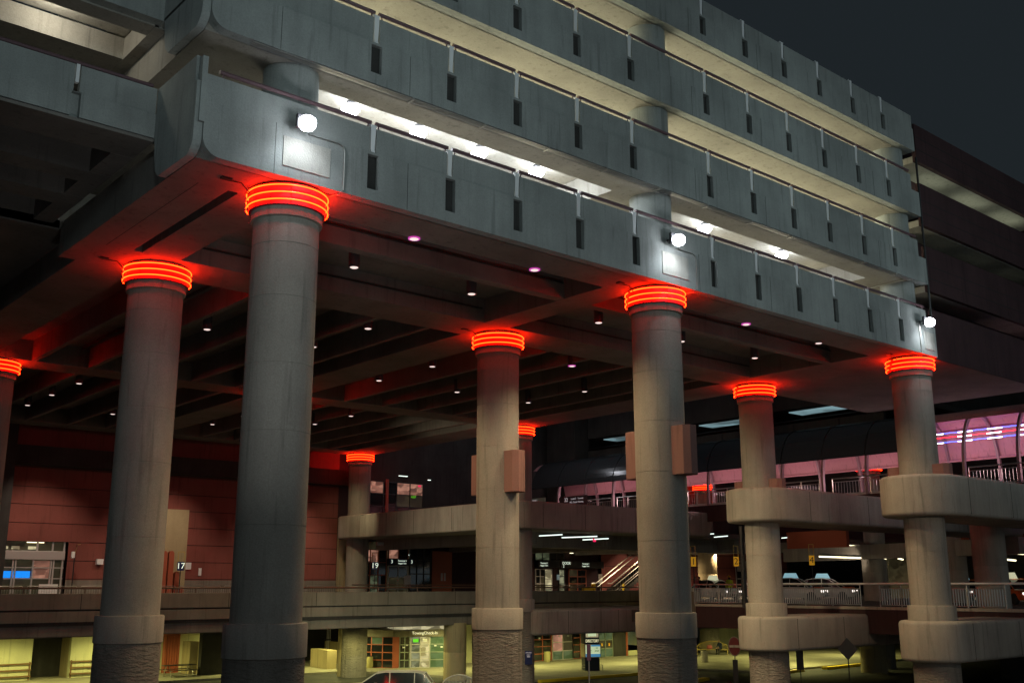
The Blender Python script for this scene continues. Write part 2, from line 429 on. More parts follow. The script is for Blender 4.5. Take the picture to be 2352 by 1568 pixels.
b.box(28.1, 30.7, 8.9, 24.75, SO, 16.6); b.box(28.1, 30.7, 26.5, 42.5, SO, 16.6)
b.box(-2.2, -0.4, 8.9, 24.75, SO, 16.6); b.box(-2.2, -0.4, 26.5, 42.5, SO, 16.6)
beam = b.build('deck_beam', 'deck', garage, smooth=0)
j = MB()
for x in (-16.8, -14.4, -12, -9.6, -7.2, -4.8, 1.2, 3.6, 6.0, 8.4, 10.65, 16.85, 19.2, 21.6, 24.0, 26.4):
    for y0, y1 in ((8.9, 24.75), (26.5, 42.5)):
        j.box(x, x + 0.2, y0, y1, SO + 0.002, 16.6)
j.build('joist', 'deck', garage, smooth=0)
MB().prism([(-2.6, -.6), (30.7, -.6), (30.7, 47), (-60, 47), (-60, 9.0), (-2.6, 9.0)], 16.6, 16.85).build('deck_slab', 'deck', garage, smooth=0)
q = MB()
for y in (2.5, 6.84): q.tube([(.4, y, 16.2), (11.7, y, 16.2)], .03, 6).tube([(13.3, y, 16.2), (27.7, y, 16.2)], .03, 6)
for x in (3.2, 11.4, 20.4, 25.1): q.tube([(x, 9.2, 16.5), (x, 24.5, 16.5)], .05, 6)
q.build('conduit', 'dark', garage)
# thin joints, conduits and brackets under the deck
q = MB()
q.box(-2.0, -1.985, 0.76, 6.9, SO - .004, SO + .01)
for p3 in ((1.0, 0),):
    pass
q.build('soffit_joint', 'groove', garage, smooth=0)

# upper floors
def slab(z, holes, soff=1.05, x0=-2.68, x1=30.1):
    s = MB()
    s.box(x0, x1, YF + 0.30, 0.27, z, z + soff)
    xs = [x0] + [v for h in holes for v in h] + [x1]
    for i in range(0, len(xs), 2):
        s.box(xs[i], xs[i + 1], 0.27, 3.4, z, z + soff)
    s.box(x0, x1, 3.4, 12, z, z + soff)
    for h in holes: s.box(h[0], h[1], 0.27, 3.4, z + 0.9, z + soff)
    return s.build('floor_slab', 'soffit', garage, smooth=0)
slab(LV[1][0], [(0.89, 11.85), (14.9, 27.2)])
slab(LV[2][0], []); slab(LV[3][0], [])
for (z0, z1) in ((16.9, LV[1][0]), (19.8, LV[2][0]), (22.88, LV[3][0])):
    for x in (X1, X2, X3 - 0.35):
        MB().lathe(x - 0.05, 0.05, [(0.70, z0), (0.70, z1)], 48).build('pier', 'conc', garage)
MB().box(-2.6, 30, 11.7, 12.0, 16.85, 26.8).build('inner_wall', 'soffit', garage, smooth=0)

# conduits clipped under the second parapet
q = MB()
for dy, dz in ((0.03, -0.03), (0.11, -0.035), (0.19, -0.03)):
    q.tube([(-1.6, YF + dy, 18.9 + dz), (28.9, YF + dy, 18.9 + dz)], 0.018, 6)
for x in [3.0 + 2.45 * k for k in range(11)]:
    q.box(x, x + 0.06, YF - 0.01, YF + 0.26, 18.83, 18.897)
q.tube([(28.6, YF + .2, 18.86), (28.6, 3.0, 18.86)], 0.03, 6)
q.build('conduit', 'steel', garage)

# patched panels and pipes above each outer column
for x, xr_ in ((-0.05, 1.0), (X2 - 0.05, 1.0)):
    q = MB().box(x - 0.64, x + 0.64, YF - 0.02, YF, 15.97, 16.72)
    q.build('repair_panel', 'panel', garage, smooth=0)
    q = MB().tube([(x + 0.0, YF - 0.03, 16.93), (x + 0.86, YF - 0.03, 16.93), (x + 0.98, YF - 0.03, 16.88), (x + 1.03, YF - 0.03, 16.76), (x + 1.03, YF - 0.03, 15.74), (x + 0.95, YF + 0.1, 15.66), (x + 0.7, -0.3, 15.62)], 0.018, 6)
    q.build('conduit', 'steel', garage)
MB().box(29.35, 30.2, YF - 0.02, YF, 15.95, 16.70).build('repair_panel', 'panel', garage, smooth=0)
MB().tube([(29.0, YF - 0.03, 16.95), (29.0, YF - 0.03, 15.68)], 0.03, 6).build('conduit', 'steel', garage)
MB().tube([(30.62, -0.7, 17.0), (30.62, -0.7, 25.0)], 0.05, 8).build('drain_pipe', 'black', garage)
# corner pilaster and rail return at the left end
q = MB().box(-2.82, -2.69, -1.0, -0.80, 16.45, 18.05); q.build('corner_post', 'conc', garage, smooth=0)
q = MB().tube([(-2.75, -0.85, 18.08), (-2.75, -0.3, 18.08)], 0.05); q.build('handrail', 'rail', garage)

# ---- left wing of the car park
wing = thing('garage_ramp_wing', 'set back ramp wing of the car park at the upper left corner', 'parking garage', (-6, 2, 16.8))
YL = 1.43
def wing_face(z0, zk, zt):
    q = MB(); prev = -45
    for x in (-12.0, -9.6, -7.2, -4.78, None):
        xe = x - 0.11 if x is not None else -2.9
        q.box(prev, xe, YL, YL + 0.3, z0, zk)
        if x is not None:
            q.box(x - .11, x + .11, YL + 0.16, YL + 0.3, z0, zk)
            prev = x + .11
    q.box(-2.9, -2.68, -0.94, YL + .3, z0 - 0.02, zk)
    f = q.build('parapet', 'conc', wing, smooth=0)
    q = MB(); prev = -45
    for x in (-12.0, -9.6, -7.2, -4.78, None):
        xe = x - 0.07 if x is not None else -2.9
        q.box(prev, xe, YL + .03, YL + 0.2, zk + .012, zt)
        prev = (x or 0) + .07
    q.box(-2.88, -2.72, -0.78, YL + .03, zk + .012, zt)
    q.box(-45, -2.9, YL + .05, YL + .2, zk - .001, zk + .013)
    q.build('upper_panel', 'conc', f, smooth=0)
    for x in (-7.2, -4.78):
        MB().box(x - .04, x + .04, YL + .05, YL + .16, zk + .25, zt + .03).build('rail_post', 'white', f, smooth=0)
    MB().tube([(-45, YL + .08, zt + .07), (-3.0, YL + .08, zt + .07)], .05).build('handrail', 'rail', f)
wing_face(16.82, 17.44, 18.12)
wing_face(19.95, 20.6, 21.3)
q = MB()
q.box(-45, -2.9, YL + .02, 2.75, 16.72, 16.80); q.box(-45, -2.9, 4.3, 5.1, 16.70, 17.4); q.box(-45, -2.9, 6.3, 7.2, 16.70, 17.4)
q.box(-45, -2.9, YL + .3, 9, 17.35, 17.5); q.box(-45, -2.9, 2.6, 2.75, 16.8, 17.35)
q.box(-3.45, -2.9, 2.75, 9, 16.71, 17.3); q.box(-60, -2.7, 9.0, 9.2, 16.55, 17.5)
q.build('ramp_underside', 'deck', wing, smooth=0)
q = MB()   # rounded lower end of the cross wall
pts = [(-0.93, 16.8), (-0.93, 16.1)] + [(-0.93 + .4 - .4 * math.cos(t), 16.1 - .4 * math.sin(t)) for t in [PI / 2 * k / 6 for k in range(1, 7)]] + [(1.0, 15.71), (1.2, 15.9), (1.3, 16.3), (1.4, 16.8)]
n = len(pts)
q.add([(-2.9, p[0], p[1]) for p in pts] + [(-2.7, p[0], p[1]) for p in pts], [tuple(range(n)), tuple(range(n, 2 * n))[::-1]] + [(k, k + n, (k + 1) % n + n, (k + 1) % n) for k in range(n)])
q.build('cross_wall', 'conc', wing, smooth=0)
q = MB(); dzz = 3.2
q.add([(-2.9, p[0], p[1] + dzz) for p in pts] + [(-2.7, p[0], p[1] + dzz) for p in pts], [tuple(range(n)), tuple(range(n, 2 * n))[::-1]] + [(k, k + n, (k + 1) % n + n, (k + 1) % n) for k in range(n)])
q.build('cross_wall', 'conc', wing, smooth=0)
q = MB()
q.box(-45, -2.9, YL + .3, 2.3, 19.9, 20.5); q.box(-45, -2.9, 3.9, 9, 19.9, 20.5); q.box(-3.0, -2.6, YL + .3, 9, 19.88, 20.5)
q.box(-45, -3.0, 2.3, 3.9, 20.55, 20.7)
q.build('upper_ceiling', 'soffit', wing, smooth=0)
a = P(397, 160, Y=2.4)
q = MB().box(a.x - .11, a.x + .13, 2.3, 2.36, a.z - .35, a.z + .42); q.tube([(a.x + .08, 2.33, 17.4), (a.x + .08, 2.33, a.z)], .03, 6); q.build('ramp_sign', 'green_frame', wing, smooth=0)

# ---- right continuation of the car park
rb = thing('far_garage_block', 'unlit dark red car park block continuing at the right beyond the pale parapets', 'parking garage', (38, 0, 15.7))
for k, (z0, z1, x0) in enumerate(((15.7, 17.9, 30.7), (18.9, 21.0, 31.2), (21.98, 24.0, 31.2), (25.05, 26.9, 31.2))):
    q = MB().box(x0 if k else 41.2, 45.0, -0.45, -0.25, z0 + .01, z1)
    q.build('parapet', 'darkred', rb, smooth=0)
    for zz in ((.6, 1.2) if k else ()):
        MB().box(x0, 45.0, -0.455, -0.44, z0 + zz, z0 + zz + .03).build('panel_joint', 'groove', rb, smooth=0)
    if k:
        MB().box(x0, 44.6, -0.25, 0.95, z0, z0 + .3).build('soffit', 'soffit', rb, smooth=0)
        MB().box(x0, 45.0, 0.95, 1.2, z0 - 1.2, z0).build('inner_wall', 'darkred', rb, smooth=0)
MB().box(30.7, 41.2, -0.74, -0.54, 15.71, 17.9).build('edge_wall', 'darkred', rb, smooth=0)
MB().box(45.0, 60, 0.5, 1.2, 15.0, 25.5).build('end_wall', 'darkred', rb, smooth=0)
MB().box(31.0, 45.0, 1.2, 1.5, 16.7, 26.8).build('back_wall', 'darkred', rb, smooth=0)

# ================================================================== COLUMNS
COLGROUP = 'round concrete columns with red neon rings'
def column(name_label, x, y, boxes=False, ring=True, z0=0.0, collar=True, cat='column', light_e=1.0):
    t = thing('concrete_column', name_label, cat, (x, y, z0), COLGROUP if ring else None)
    prof = []
    zb = 5.47 if collar else z0
    zs = [zb]
    prof.append((0.80, zb - 0.02 if collar else zb))
    for zg in (7.6, 9.72, 11.3, 12.9, 14.2):
        prof += [(0.80, zg - 0.012), (0.792, zg - 0.008), (0.792, zg + 0.008), (0.80, zg + 0.012)]
    prof += [(0.80, 14.84)]
    MB().lathe(x, y, prof, 64).build('shaft', 'col', t)
    if collar:
        MB().lathe(x, y, [(0.90, 4.72), (0.935, 4.74), (0.935, 5.44), (0.915, 5.47), (0.78, 5.475)], 64).build('collar', 'col', t)
        n = 96; ms = MB().lathe(x, y, [(0.90, z0), (0.90, 4.72)], n)
        ms.build('rough_base', 'rough', t)
    MB().lathe(x, y, [(0.80, 14.84), (0.865, 14.86), (0.865, 15.09), (0.80, 15.095), (0.80, 15.75)], 64).build('capital', 'col', t)
    cap = MB().lathe(x, y, [(0.81, 15.095), (0.93, 15.10), (0.93, 15.62), (0.81, 15.64)], 64, cap=False).build('neon_backing', 'band' if ring else 'col', t)
    if ring:
        for k, zr in enumerate((15.20, 15.38, 15.56)):
            a0 = math.radians(150 + 5 * k)
            pts = []
            nn = 72
            for i in range(nn + 1):
                a = a0 + math.radians(8) + (2 * PI - math.radians(10)) * i / nn
                pts.append((x + 0.985 * math.cos(a), y + 0.985 * math.sin(a), zr))
            MB().tube(pts, 0.016, 6).build('neon_tube', 'neon', t)
        q = MB()
        for k in range(12):
            a = 2 * PI * k / 12 + .13; cx_, sy_ = math.cos(a), math.sin(a)
            q.tube([(x + .93 * cx_, y + .93 * sy_, 15.16), (x + .962 * cx_, y + .962 * sy_, 15.16), (x + .962 * cx_, y + .962 * sy_, 15.60), (x + .93 * cx_, y + .93 * sy_, 15.60)], .010, 4)
        fuse(cap, q.build('clip', 'black', None))
    if boxes:
        for s in (-1, 1):
            yc = y + s * 1.10
            pts = [(x - .31, y + s * .70), (x - .31, yc + s * .10), (x - .14, yc + s * .27), (x + .14, yc + s * .27), (x + .31, yc + s * .10), (x + .31, y + s * .70)]
            MB().prism(pts, 9.60, 11.12).build('light_box', 'boxred', t, smooth=0, bevel=0.012)
    return t
ROWS = {0: 'front row', 1: 'second row'}
column('tall grey concrete column nearest the camera, largest of all, under the brightest floodlight', X1, 0)
column('concrete column in the front row with painted boxes, between the nearest column and the far corner', X2, 0, boxes=True)
column('concrete column under the right hand corner of the car park parapet', X3, 0, boxes=True)
column('column left of the nearest one, its red neon ring lower in the photo', X1, YB)
column('tan lit column in the middle with a pink box high on its right side', X2, YB, boxes=True)
column('column under the deck wrapped by a curved girder, just left of the corner column', X3, YB, boxes=True)
column('column at the left edge of the photo with only half its neon ring in view', X1, YD)
column('third row column hidden behind the nearest column', X2, YD)
column('dark column behind the middle tan column, its neon ring peeking out to the right', X3, YD)
column('small distant column with a glowing red ring beside the red wall', X3, YE)
for s, x, y in (('a', 64.6, 22.8), ('b', 68.0, 42.5)):
    column('distant neon ringed column seen through the pink footbridge, ' + ('right of the two' if s == 'a' else 'left of the two'), x, y)
# small fixings beside the rings
fx = MB()
for (x, y) in ((X1, 0), (X2, 0), (X3, 0), (X2, YB), (X1, YB)):
    fx.tube([(x - 1.0, y, 15.45), (x - 1.25, y, 15.66), (x - 1.7, y + .1, 15.67)], 0.015, 5)
    fx.box(x - 1.75, x - 1.5, y - .05, y + .1, 15.66, 15.699)
fx.build('neon_cable', 'black', garage)

# ================================================================== GIRDERS
def arc(cx, cy, r, a0, a1, n=14):
    return [(cx + r * math.cos(a0 + (a1 - a0) * k / n), cy + r * math.sin(a0 + (a1 - a0) * k / n)) for k in range(n + 1)]
def girder(label, cx, cy, R, z0, z1, xe=95, joints=(), bev=.16):
    t = thing('ramp_girder', label, 'girder', (cx, cy, z0), 'rounded concrete girders wrapping the columns')
    pts = arc(cx, cy, R, PI / 2, 3 * PI / 2, 28) + [(xe, cy - R), (xe, cy + R)]
    gb = MB().prism(pts, z0, z1).build('girder_body', 'girder', t, smooth=60, bevel=bev, seg=4)
    q = MB()
    for x in joints: q.box(x, x + .025, cy - R - .004, cy - R + .02, z0 + .1, z1 - .1)
    if joints: fuse(gb, q.build('joint', 'groove', None, smooth=0))
girder('upper rounded girder around the second row column, lit tan', X3, YB, 1.60, 9.12, 10.68, joints=(31.4, 36.5, 41))
girder('upper rounded girder around the corner column at the right edge', X3, 0, 1.62, 9.00, 10.66, joints=(30.6, 34.4, 39))
girder('lower rounded girder around the second row column, just above the lower street', X3, YB, 1.32, 3.36, 4.88, joints=(30.2, 34.0, 38))
girder('lower rounded girder around the corner column at the bottom right', X3, 0, 1.32, 3.30, 4.88, joints=(30.4, 34.5, 39))
girder('low grey girder between the two middle columns above the directory kiosk', X3 + 1.1, YD, 1.3, 3.42, 4.88, joints=(32.5, 36.8, 42))
# L shaped walkway deck at the rear
wk = thing('walkway_deck', 'long concrete walkway band running behind the middle columns below the dark tube', 'walkway', (X3, 34, 9.5))
r = 1.45
pts = arc(X3, YE, r, 0, PI, 14) + arc(X3, YD, r, PI, 1.5 * PI, 12) + [(46, YD - r), (46, YD + r), (X3 + r + .6, YD + r)]
bw = MB().prism(pts, 9.50, 11.12).build('band_wall', 'girder', wk, smooth=60, bevel=.12, seg=3)
q = MB()
for y in (40.9, 37.6, 34.4, 30.3, 27): q.box(X3 - r - .004, X3 - r + .02, y, y + .03, 9.6, 11.0)
for x in (30.4, 33.9, 38.4, 43): q.box(x, x + .03, YD - r - .004, YD - r + .02, 9.6, 11.0)
fuse(bw, q.build('joint', 'groove', None, smooth=0))
MB().box(X3 + r + .6, 58, YD + r, 46, 9.62, 9.95).build('walkway_slab', 'deck', wk, smooth=0)
q = MB()
for x in (33.0, 40.0, 47.0, 54, 61): q.box(x, x + .6, 28.3, 46, 8.85, 9.62)
q.box(31.8, 58, 30.0, 30.9, 8.7, 9.62)
q.build('underside_beam', 'girder', wk, smooth=0)

# ================================================================== LEFT / MIDDLE ROAD PARAPET
pp = thing('road_parapet', 'long layered concrete parapet of the upper road across the left half', 'parapet', (10, 36, 4))
q = MB().box(-30, 52.2, 36.0, 36.3, 5.03, 5.86); tbd = q.build('top_band', 'parapet', pp, smooth=0, bevel=.02)
MB().box(-30, 52.2, 36.04, 36.3, 4.38, 4.95).build('middle_band', 'parapet', pp, smooth=0, bevel=.02)
MB().box(-30, 52.2, 36.22, 36.5, 3.62, 4.25).build('bottom_band', 'parapet', pp, smooth=0, bevel=.06)
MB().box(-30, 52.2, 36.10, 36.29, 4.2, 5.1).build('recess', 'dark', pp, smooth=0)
q = MB()
for x in (8, 16.4, 22.2, 27.5, 33, 41.5, 47, 50.4): q.box(x, x + .03, 35.995, 36.02, 5.04, 5.85)
fuse(tbd, q.build('joint', 'groove', None, smooth=0))
q = MB()
q.tube([(-30, 36.1, 6.16), (52.2, 36.1, 6.10)], 0.05)
x = -29
while x < 52: q.tube([(x, 36.1, 5.85), (x, 36.1, 6.14)], 0.03, 6); x += 3.1
q.build('handrail', 'railbrown', pp)
q = MB().tube([(25.5, 37.2, 6.3), (46.5, 37.2, 6.24)], 0.035); q.build('inner_handrail', 'railbrown', pp)

def crowd_barrier(x, y, w, z, label, zt=1.08, dirn=(1, 0), m='steel', bars=True, group='steel crowd barriers along the terminal wall', name='crowd_barrier', posts=(0, 1)):
    d = Vector((dirn[0], dirn[1], 0)); o = Vector((x, y, z))
    t = thing(name, label, 'barrier', o, group)
    rr = .1
    loop = [o + d * a + Vector((0, 0, h)) for a, h in ((0, .08), (0, zt - rr), (rr, zt), (w - rr, zt), (w, zt - rr), (w, .08))]
    MB().tube(loop, .022, 6).build('frame', m, t)
    q = MB(); q.tube([o + Vector((0, 0, .22)), o + d * w + Vector((0, 0, .22))], .014, 5)
    q.tube([o + Vector((0, 0, zt - .14)), o + d * w + Vector((0, 0, zt - .14))], .014, 5)
    n = int(w / .14)
    for k in range(1, n): q.tube([o + d * (w * k / n) + Vector((0, 0, .22)), o + d * (w * k / n) + Vector((0, 0, zt - .14))], .008, 4)
    q.build('bars', m, t)
    return t
names = ['at the far left in front of the glass doors', 'second from the left under the small wall sign', 'left of the nearest column', 'between the two big left columns', 'right of the pale arched post', 'behind the nearest column', 'right of the nearest column', 'beside the beige pilaster', 'in front of the distant ringed column']
for k in range(9):
    crowd_barrier(4.2 + k * 3.05, 43.2, 2.9, DK, 'low steel crowd barrier ' + names[k])

# grey picket railings at the edge of the upper road (right)
def picket(y0, y1, label):
    t = thing('picket_railing', label, 'railing', (36.2, y0, 5.24), 'grey picket railings along the upper road edge')
    q = MB(); q.tube([(36.2, y0, 6.30), (36.2, y1, 6.30)], .04)
    q.build('top_rail', 'steel', t)
    q = MB(); q.tube([(36.2, y0, 5.32), (36.2, y1, 5.32)], .02, 5); q.tube([(36.2, y0, 6.10), (36.2, y1, 6.10)], .02, 5)
    n = int(abs(y1 - y0) / .12)
    for k in range(1, n): yy = y0 + (y1 - y0) * k / n; q.tube([(36.2, yy, 5.32), (36.2, yy, 6.10)], .03, 4)
    q.build('pickets', 'steel', t)
    m = max(2, int(round(abs(y1 - y0) / 1.5)))
    for k in range(m + 1):
        yy = y0 + (y1 - y0) * k / m
        MB().tube([(36.2, yy, 5.2), (36.2, yy, 6.3)], .03, 6).build('post', 'steel', t)
picket(17.7, 14.2, 'short picket railing right of the big front column, in front of the lit taxi')
picket(11.9, 7.1, 'picket railing between the two girder wrapped columns')
picket(6.05, 3.8, 'picket railing section left of the corner column')
picket(3.4, -0.1, 'rightmost picket railing, beyond the corner column')
q = MB().tube([(36.2, 14.1, 6.33), (36.2, -14, 6.33)], .05)
tag(q.build('long_handrail', 'white'), 'long pale handrail joining the picket railings at the right', 'handrail')

# ================================================================== TERMINAL WALL
YW = 46.0
tw = thing('terminal_building', 'dark red panelled terminal wall behind the columns', 'terminal building', (18, YW, DK))
q = MB()
def wallbox(x0, x1, z0, z1, m='red', y=YW, nm='wall_panel', par=tw):
    return MB().box(x0, x1, y, y + .5, z0, z1).build(nm, m, par, smooth=0)
zj = [5.15, 6.66, 7.76, 8.88, 10.0, 11.12, 12.2, 13.4, 14.6, 16.6]
q = MB(); gq = MB()
for a, b_ in zip(zj[:-1], zj[1:]):
    x0 = 10.3 if b_ <= 9.0 else 6.25
    q.box(x0, 29.55, YW, YW + .5, a + .02, b_ - .02)
q.build('wall_panel', 'red', tw, smooth=0)
MB().box(6.25, 29.55, YW + .05, YW + .45, 8.9, 16.6).build('joint_backing', 'groove', tw, smooth=0)
MB().box(10.3, 29.55, YW + .05, YW + .45, DK, 8.9).build('joint_backing', 'groove', tw, smooth=0)
MB().box(10.3, 29.55, YW - .04, YW, DK, 6.6).build('plinth', 'parapet', tw, smooth=0)
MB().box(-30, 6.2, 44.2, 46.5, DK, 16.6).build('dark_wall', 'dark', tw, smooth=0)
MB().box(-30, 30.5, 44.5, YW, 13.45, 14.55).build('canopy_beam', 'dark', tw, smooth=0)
MB().box(14.6, 17.88, YW - .25, YW, DK, 11.2).build('beige_bay', 'beige', tw, smooth=0)
MB().box(29.6, 30.4, YW - .3, YW, DK, 11.15).build('beige_pilaster', 'beige', tw, smooth=0)
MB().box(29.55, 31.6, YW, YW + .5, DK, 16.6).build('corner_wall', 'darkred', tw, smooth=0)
# glazed entrance at far left
A, B = 3.2, 10.15
MB().box(A, B, YW + .35, YW + .5, DK, 9.0).build('entrance_interior', 'interior', tw, smooth=0)
q = MB()
for x in (A, 5.0, 8.45, 9.35, 10.05): q.box(x, x + .1, YW + .1, YW + .2, 8.32, 8.97)
q.box(A, B, YW + .08, YW + .2, 8.9, 9.0)
q.build('transom_frame', 'pale', tw, smooth=0)
MB().box(A, B, YW + .0, YW + .2, 7.80, 8.34).build('entrance_header', 'pale', tw, smooth=0, bevel=.03)
q = MB()
for x in (A, 5.9, 7.15, 7.3, 8.3, 9.35, 9.5, 10.02): q.box(x, x + .09, YW + .1, YW + .2, DK, 7.8)
for z in (6.05, 6.65, 7.3): q.box(A, B, YW + .12, YW + .18, z, z + .06)
q.build('door_frame', 'pale', tw, smooth=0)
MB().box(6.6, 8.25, YW + .22, YW + .26, 6.72, 7.12).build('blue_neon_sign', 'bluesign', tw, smooth=0)
MB().box(8.45, 9.35, YW + .22, YW + .34, 6.7, 7.75).build('lit_inner_wall', 'litpeach', tw, smooth=0)
for x in (6.4, 7.05, 8.0): MB().box(x, x + .45, YW + .22, YW + .27, 8.42, 8.6).build('lit_panel', 'litwarm', tw, smooth=0)
for x in (7.9, 8.4): MB().box(x, x + .5, YW + .22, YW + .27, 8.82, 8.86).build('interior_lamp', 'fluor', tw, smooth=0)
MB().box(8.6, 9.7, YW - .6, YW - .55, 5.2, 6.35).build('white_counter', 'white', tw, smooth=0)
# arched sculpture panels
sp = thing('arched_panel_sculpture', 'group of tall rounded red panels standing before the beige bay', 'sculpture', (16.8, 44.6, DK))
for (x, w, h) in ((15.55, .22, 2.1), (15.95, .34, 3.3), (16.4, .34, 3.3), (16.85, .30, 2.0), (17.2, .3, 1.0)):
    pts = [(x - w / 2, 0), (x + w / 2, 0), (x + w / 2, h - w / 2)] + [(x + w / 2 * math.cos(t), h - w / 2 + w / 2 * math.sin(t)) for t in [PI * k / 8 for k in range(1, 8)]] + [(x - w / 2, h - w / 2)]
    n = len(pts)
    MB().add([(p[0], 44.6, DK + p[1]) for p in pts] + [(p[0], 44.9, DK + p[1]) for p in pts], [tuple(range(n)), tuple(range(n, 2 * n))[::-1]] + [(k, (k + 1) % n, (k + 1) % n + n, k + n) for k in range(n)]).build('rounded_panel', 'redframe', sp, smooth=0)
def post_sign(x, y, z, txt, label, plate='blueplate', h=2.6, tcol='lettering', w=.42, ph=.55, cat='sign', face=None):
    t = thing('numbered_sign_post', label, cat, (x, y, z), 'numbered signs on thin posts')
    n = Vector((CAM.x - x, CAM.y - y, 0)).normalized() if face is None else Vector(face)
    r = Vector((-n.y, n.x, 0)); o = Vector((x, y, z))
    MB().tube([o, o + Vector((0, 0, h))], .03, 6).build('post', 'black', t)
    a, b_ = o - r * w / 2, o + r * w / 2
    MB().obox(a, b_, -.03, .03, z + h - ph, z + h).build('plate', plate, t, smooth=0)
    q = MB(); zz = z + h
    for s in (a, b_ - r * .05): q.obox(s, s + r * .05, -.02, .02, zz, zz + ph * 1.1)
    q.obox(a, b_, -.02, .02, zz + ph * 1.1, zz + ph * 1.1 + .05)
    q.build('open_frame', 'wood', t, smooth=0)
    text_mesh('number', txt, tcol, o + n * .05 + Vector((0, 0, h - ph / 2)), ph * .95, n, t)
    return t
p = P(671, 1292, Y=44.0); post_sign(16.75, 43.9, DK, '17', 'blue 17 sign on a thin post in front of the arched panels')
p = P(671, 1300, Y=42); post_sign(30.35, 42, DK, '19', 'blue 19 sign on a thin post left of the glass entrance', h=2.75)
def wall_thing(name, label, cat, x0, x1, z0, z1, m, y=YW, d=.08, group=None):
    o = MB().box(x0, x1, y - d, y - .003, z0, z1).build(name, m, None, smooth=0, bevel=.01)
    return tag(o, label, cat, group)
wall_thing('wall_notice', 'white notice board on the red wall right of the beige bay', 'notice', 17.95, 18.35, 7.3, 7.75, 'white')
wall_thing('wall_notice', 'small white plate lower on the red wall between the big left columns', 'notice', 18.9, 19.1, 6.9, 7.4, 'white')
wall_thing('wall_speaker', 'small white box with dark shadow on the red wall at left', 'wall box', 12.05, 12.45, 7.55, 7.9, 'white', d=.25)
t = thing('lamp_post', 'slim dark post with a lantern beside the left glass entrance', 'lamp post', (10.4, 45.0, DK))
MB().tube([(10.4, 45, DK), (10.4, 45, 8.1)], .035, 6).build('post', 'black', t)
MB().box(10.2, 10.4, 44.9, 45.1, 7.9, 8.3).build('lantern', 'white', t, smooth=0, bevel=.04)
MB().tube([(10.4, 45, 8.1), (10.5, 45, 8.7), (10.7, 45, 8.75)], .02, 5).build('arm', 'wood', t)

# middle glass entrance (ground floor of the recess) and the glazed room above
def glazing(A, B, z0, z1, cols, rows, frame, glass, t, off=0.0, fw=.07, name='window', lit=()):
    A = Vector(A[:2]); B = Vector(B[:2]); L = (B - A).length; d = (B - A) / L
    f = MB(); 
    for k in range(cols + 1):
        a = A + d * (L * k / cols - fw / 2); f.obox(a, a + d * fw, off - .06, off + .04, z0, z1)
    for k in range(rows + 1):
        z = z0 + (z1 - z0) * k / rows; f.obox(A, B, off - .04, off + .03, z - fw / 2, z + fw / 2)
    w = f.build(name, frame, t, smooth=0)
    gm = MB()
    for i in range(cols):
        for j in range(rows):
            a = A + d * (L * i / cols + fw / 2); b_ = A + d * (L * (i + 1) / cols - fw / 2)
            mi = 0
            for (ii, jj, m) in lit:
                if ii == i and jj == j: mi = m
            gm.obox(a, b_, off - .03, off - .01, z0 + (z1 - z0) * j / rows + fw / 2, z0 + (z1 - z0) * (j + 1) / rows - fw / 2, mi)
    gm.build('pane', glass if isinstance(glass, list) else [glass], t, smooth=0)
    return w
en = thing('glass_entrance', 'dark glazed baggage claim entrance under the walkway with two round 3 signs', 'entrance', (35, YW, DK))
MB().box(31.6, 38.3, YW + .4, YW + .6, DK, 9.5).build('interior_wall', 'interior', en, smooth=0)
glazing((31.8, YW), (34.0, YW), DK, 8.9, 3, 4, 'redframe', ['glass', 'litgreen', 'litpeach'], en, lit=((1, 0, 1), (1, 1, 1), (0, 3, 2), (1, 3, 2)))
glazing((34.2, YW), (36.0, YW), DK, 7.7, 2, 3, 'pale', ['glass', 'interior', 'litgreen'], en, lit=((0, 0, 1), (0, 1, 1), (1, 0, 1), (1, 1, 1)), name='door')
glazing((34.2, YW), (36.0, YW), 8.25, 9.1, 2, 1, 'redframe', ['glass', 'litpeach'], en, lit=((0, 0, 1),))
glazing((36.2, YW), (38.2, YW), DK, 9.1, 3, 4, 'black', ['glass', 'litgreen'], en, lit=((1, 1, 0),))
MB().box(34.0, 36.3, YW - .35, YW - .05, 7.75, 8.25).build('sign_beam', 'black', en, smooth=0)
MB().box(34.9, 35.55, YW - .38, YW - .35, 7.8, 8.2).build('sign_plate', 'blueplate', en, smooth=0)
text_mesh('lettering', 'Terminal 1', 'lettering', (35.22, YW - .40, 8.09), .19, (0, -1), en)
text_mesh('lettering', 'Baggage Claim', 'lettering', (35.22, YW - .40, 7.90), .13, (0, -1), en)
for x in (34.25, 36.1):
    q = MB(); n = 20; vs = [(x + .2 * math.cos(2 * PI * k / n), YW - .38, 8.02 + .2 * math.sin(2 * PI * k / n)) for k in range(n)] + [(x + .2 * math.cos(2 * PI * k / n), YW - .34, 8.02 + .2 * math.sin(2 * PI * k / n)) for k in range(n)]
    q.add(vs, [tuple(range(n)), tuple(range(n, 2 * n))[::-1]] + [(k, (k + 1) % n, (k + 1) % n + n, k + n) for k in range(n)]); q.build('round_sign', 'blueplate', en)
    text_mesh('number', '3', 'lettering', (x, YW - .40, 8.02), .36, (0, -1), en)
for x, w, z in ((32.9, .4, 8.75), (34.0, .35, 8.95), (35.0, .5, 8.9), (36.9, .55, 8.85), (35.6, .9, 8.55)):
    MB().box(x, x + w, YW + .3, YW + .35, z, z + .045).build('interior_lamp', 'fluorcool', en, smooth=0)
MB().box(34.6, 35.2, YW - 1.6, YW - 1.55, 6.2, 7.0).build('standing_board', 'pale', en, smooth=0)
MB().box(32.0, 32.5, YW - 1.9, YW - 1.5, 9.15, 9.4).build('camera_box', 'white', en, smooth=0, bevel=.05)
wl = thing('recess_wall', 'dark red wall with two door pulls right of the glass entrance', 'wall', (42, YW, DK))
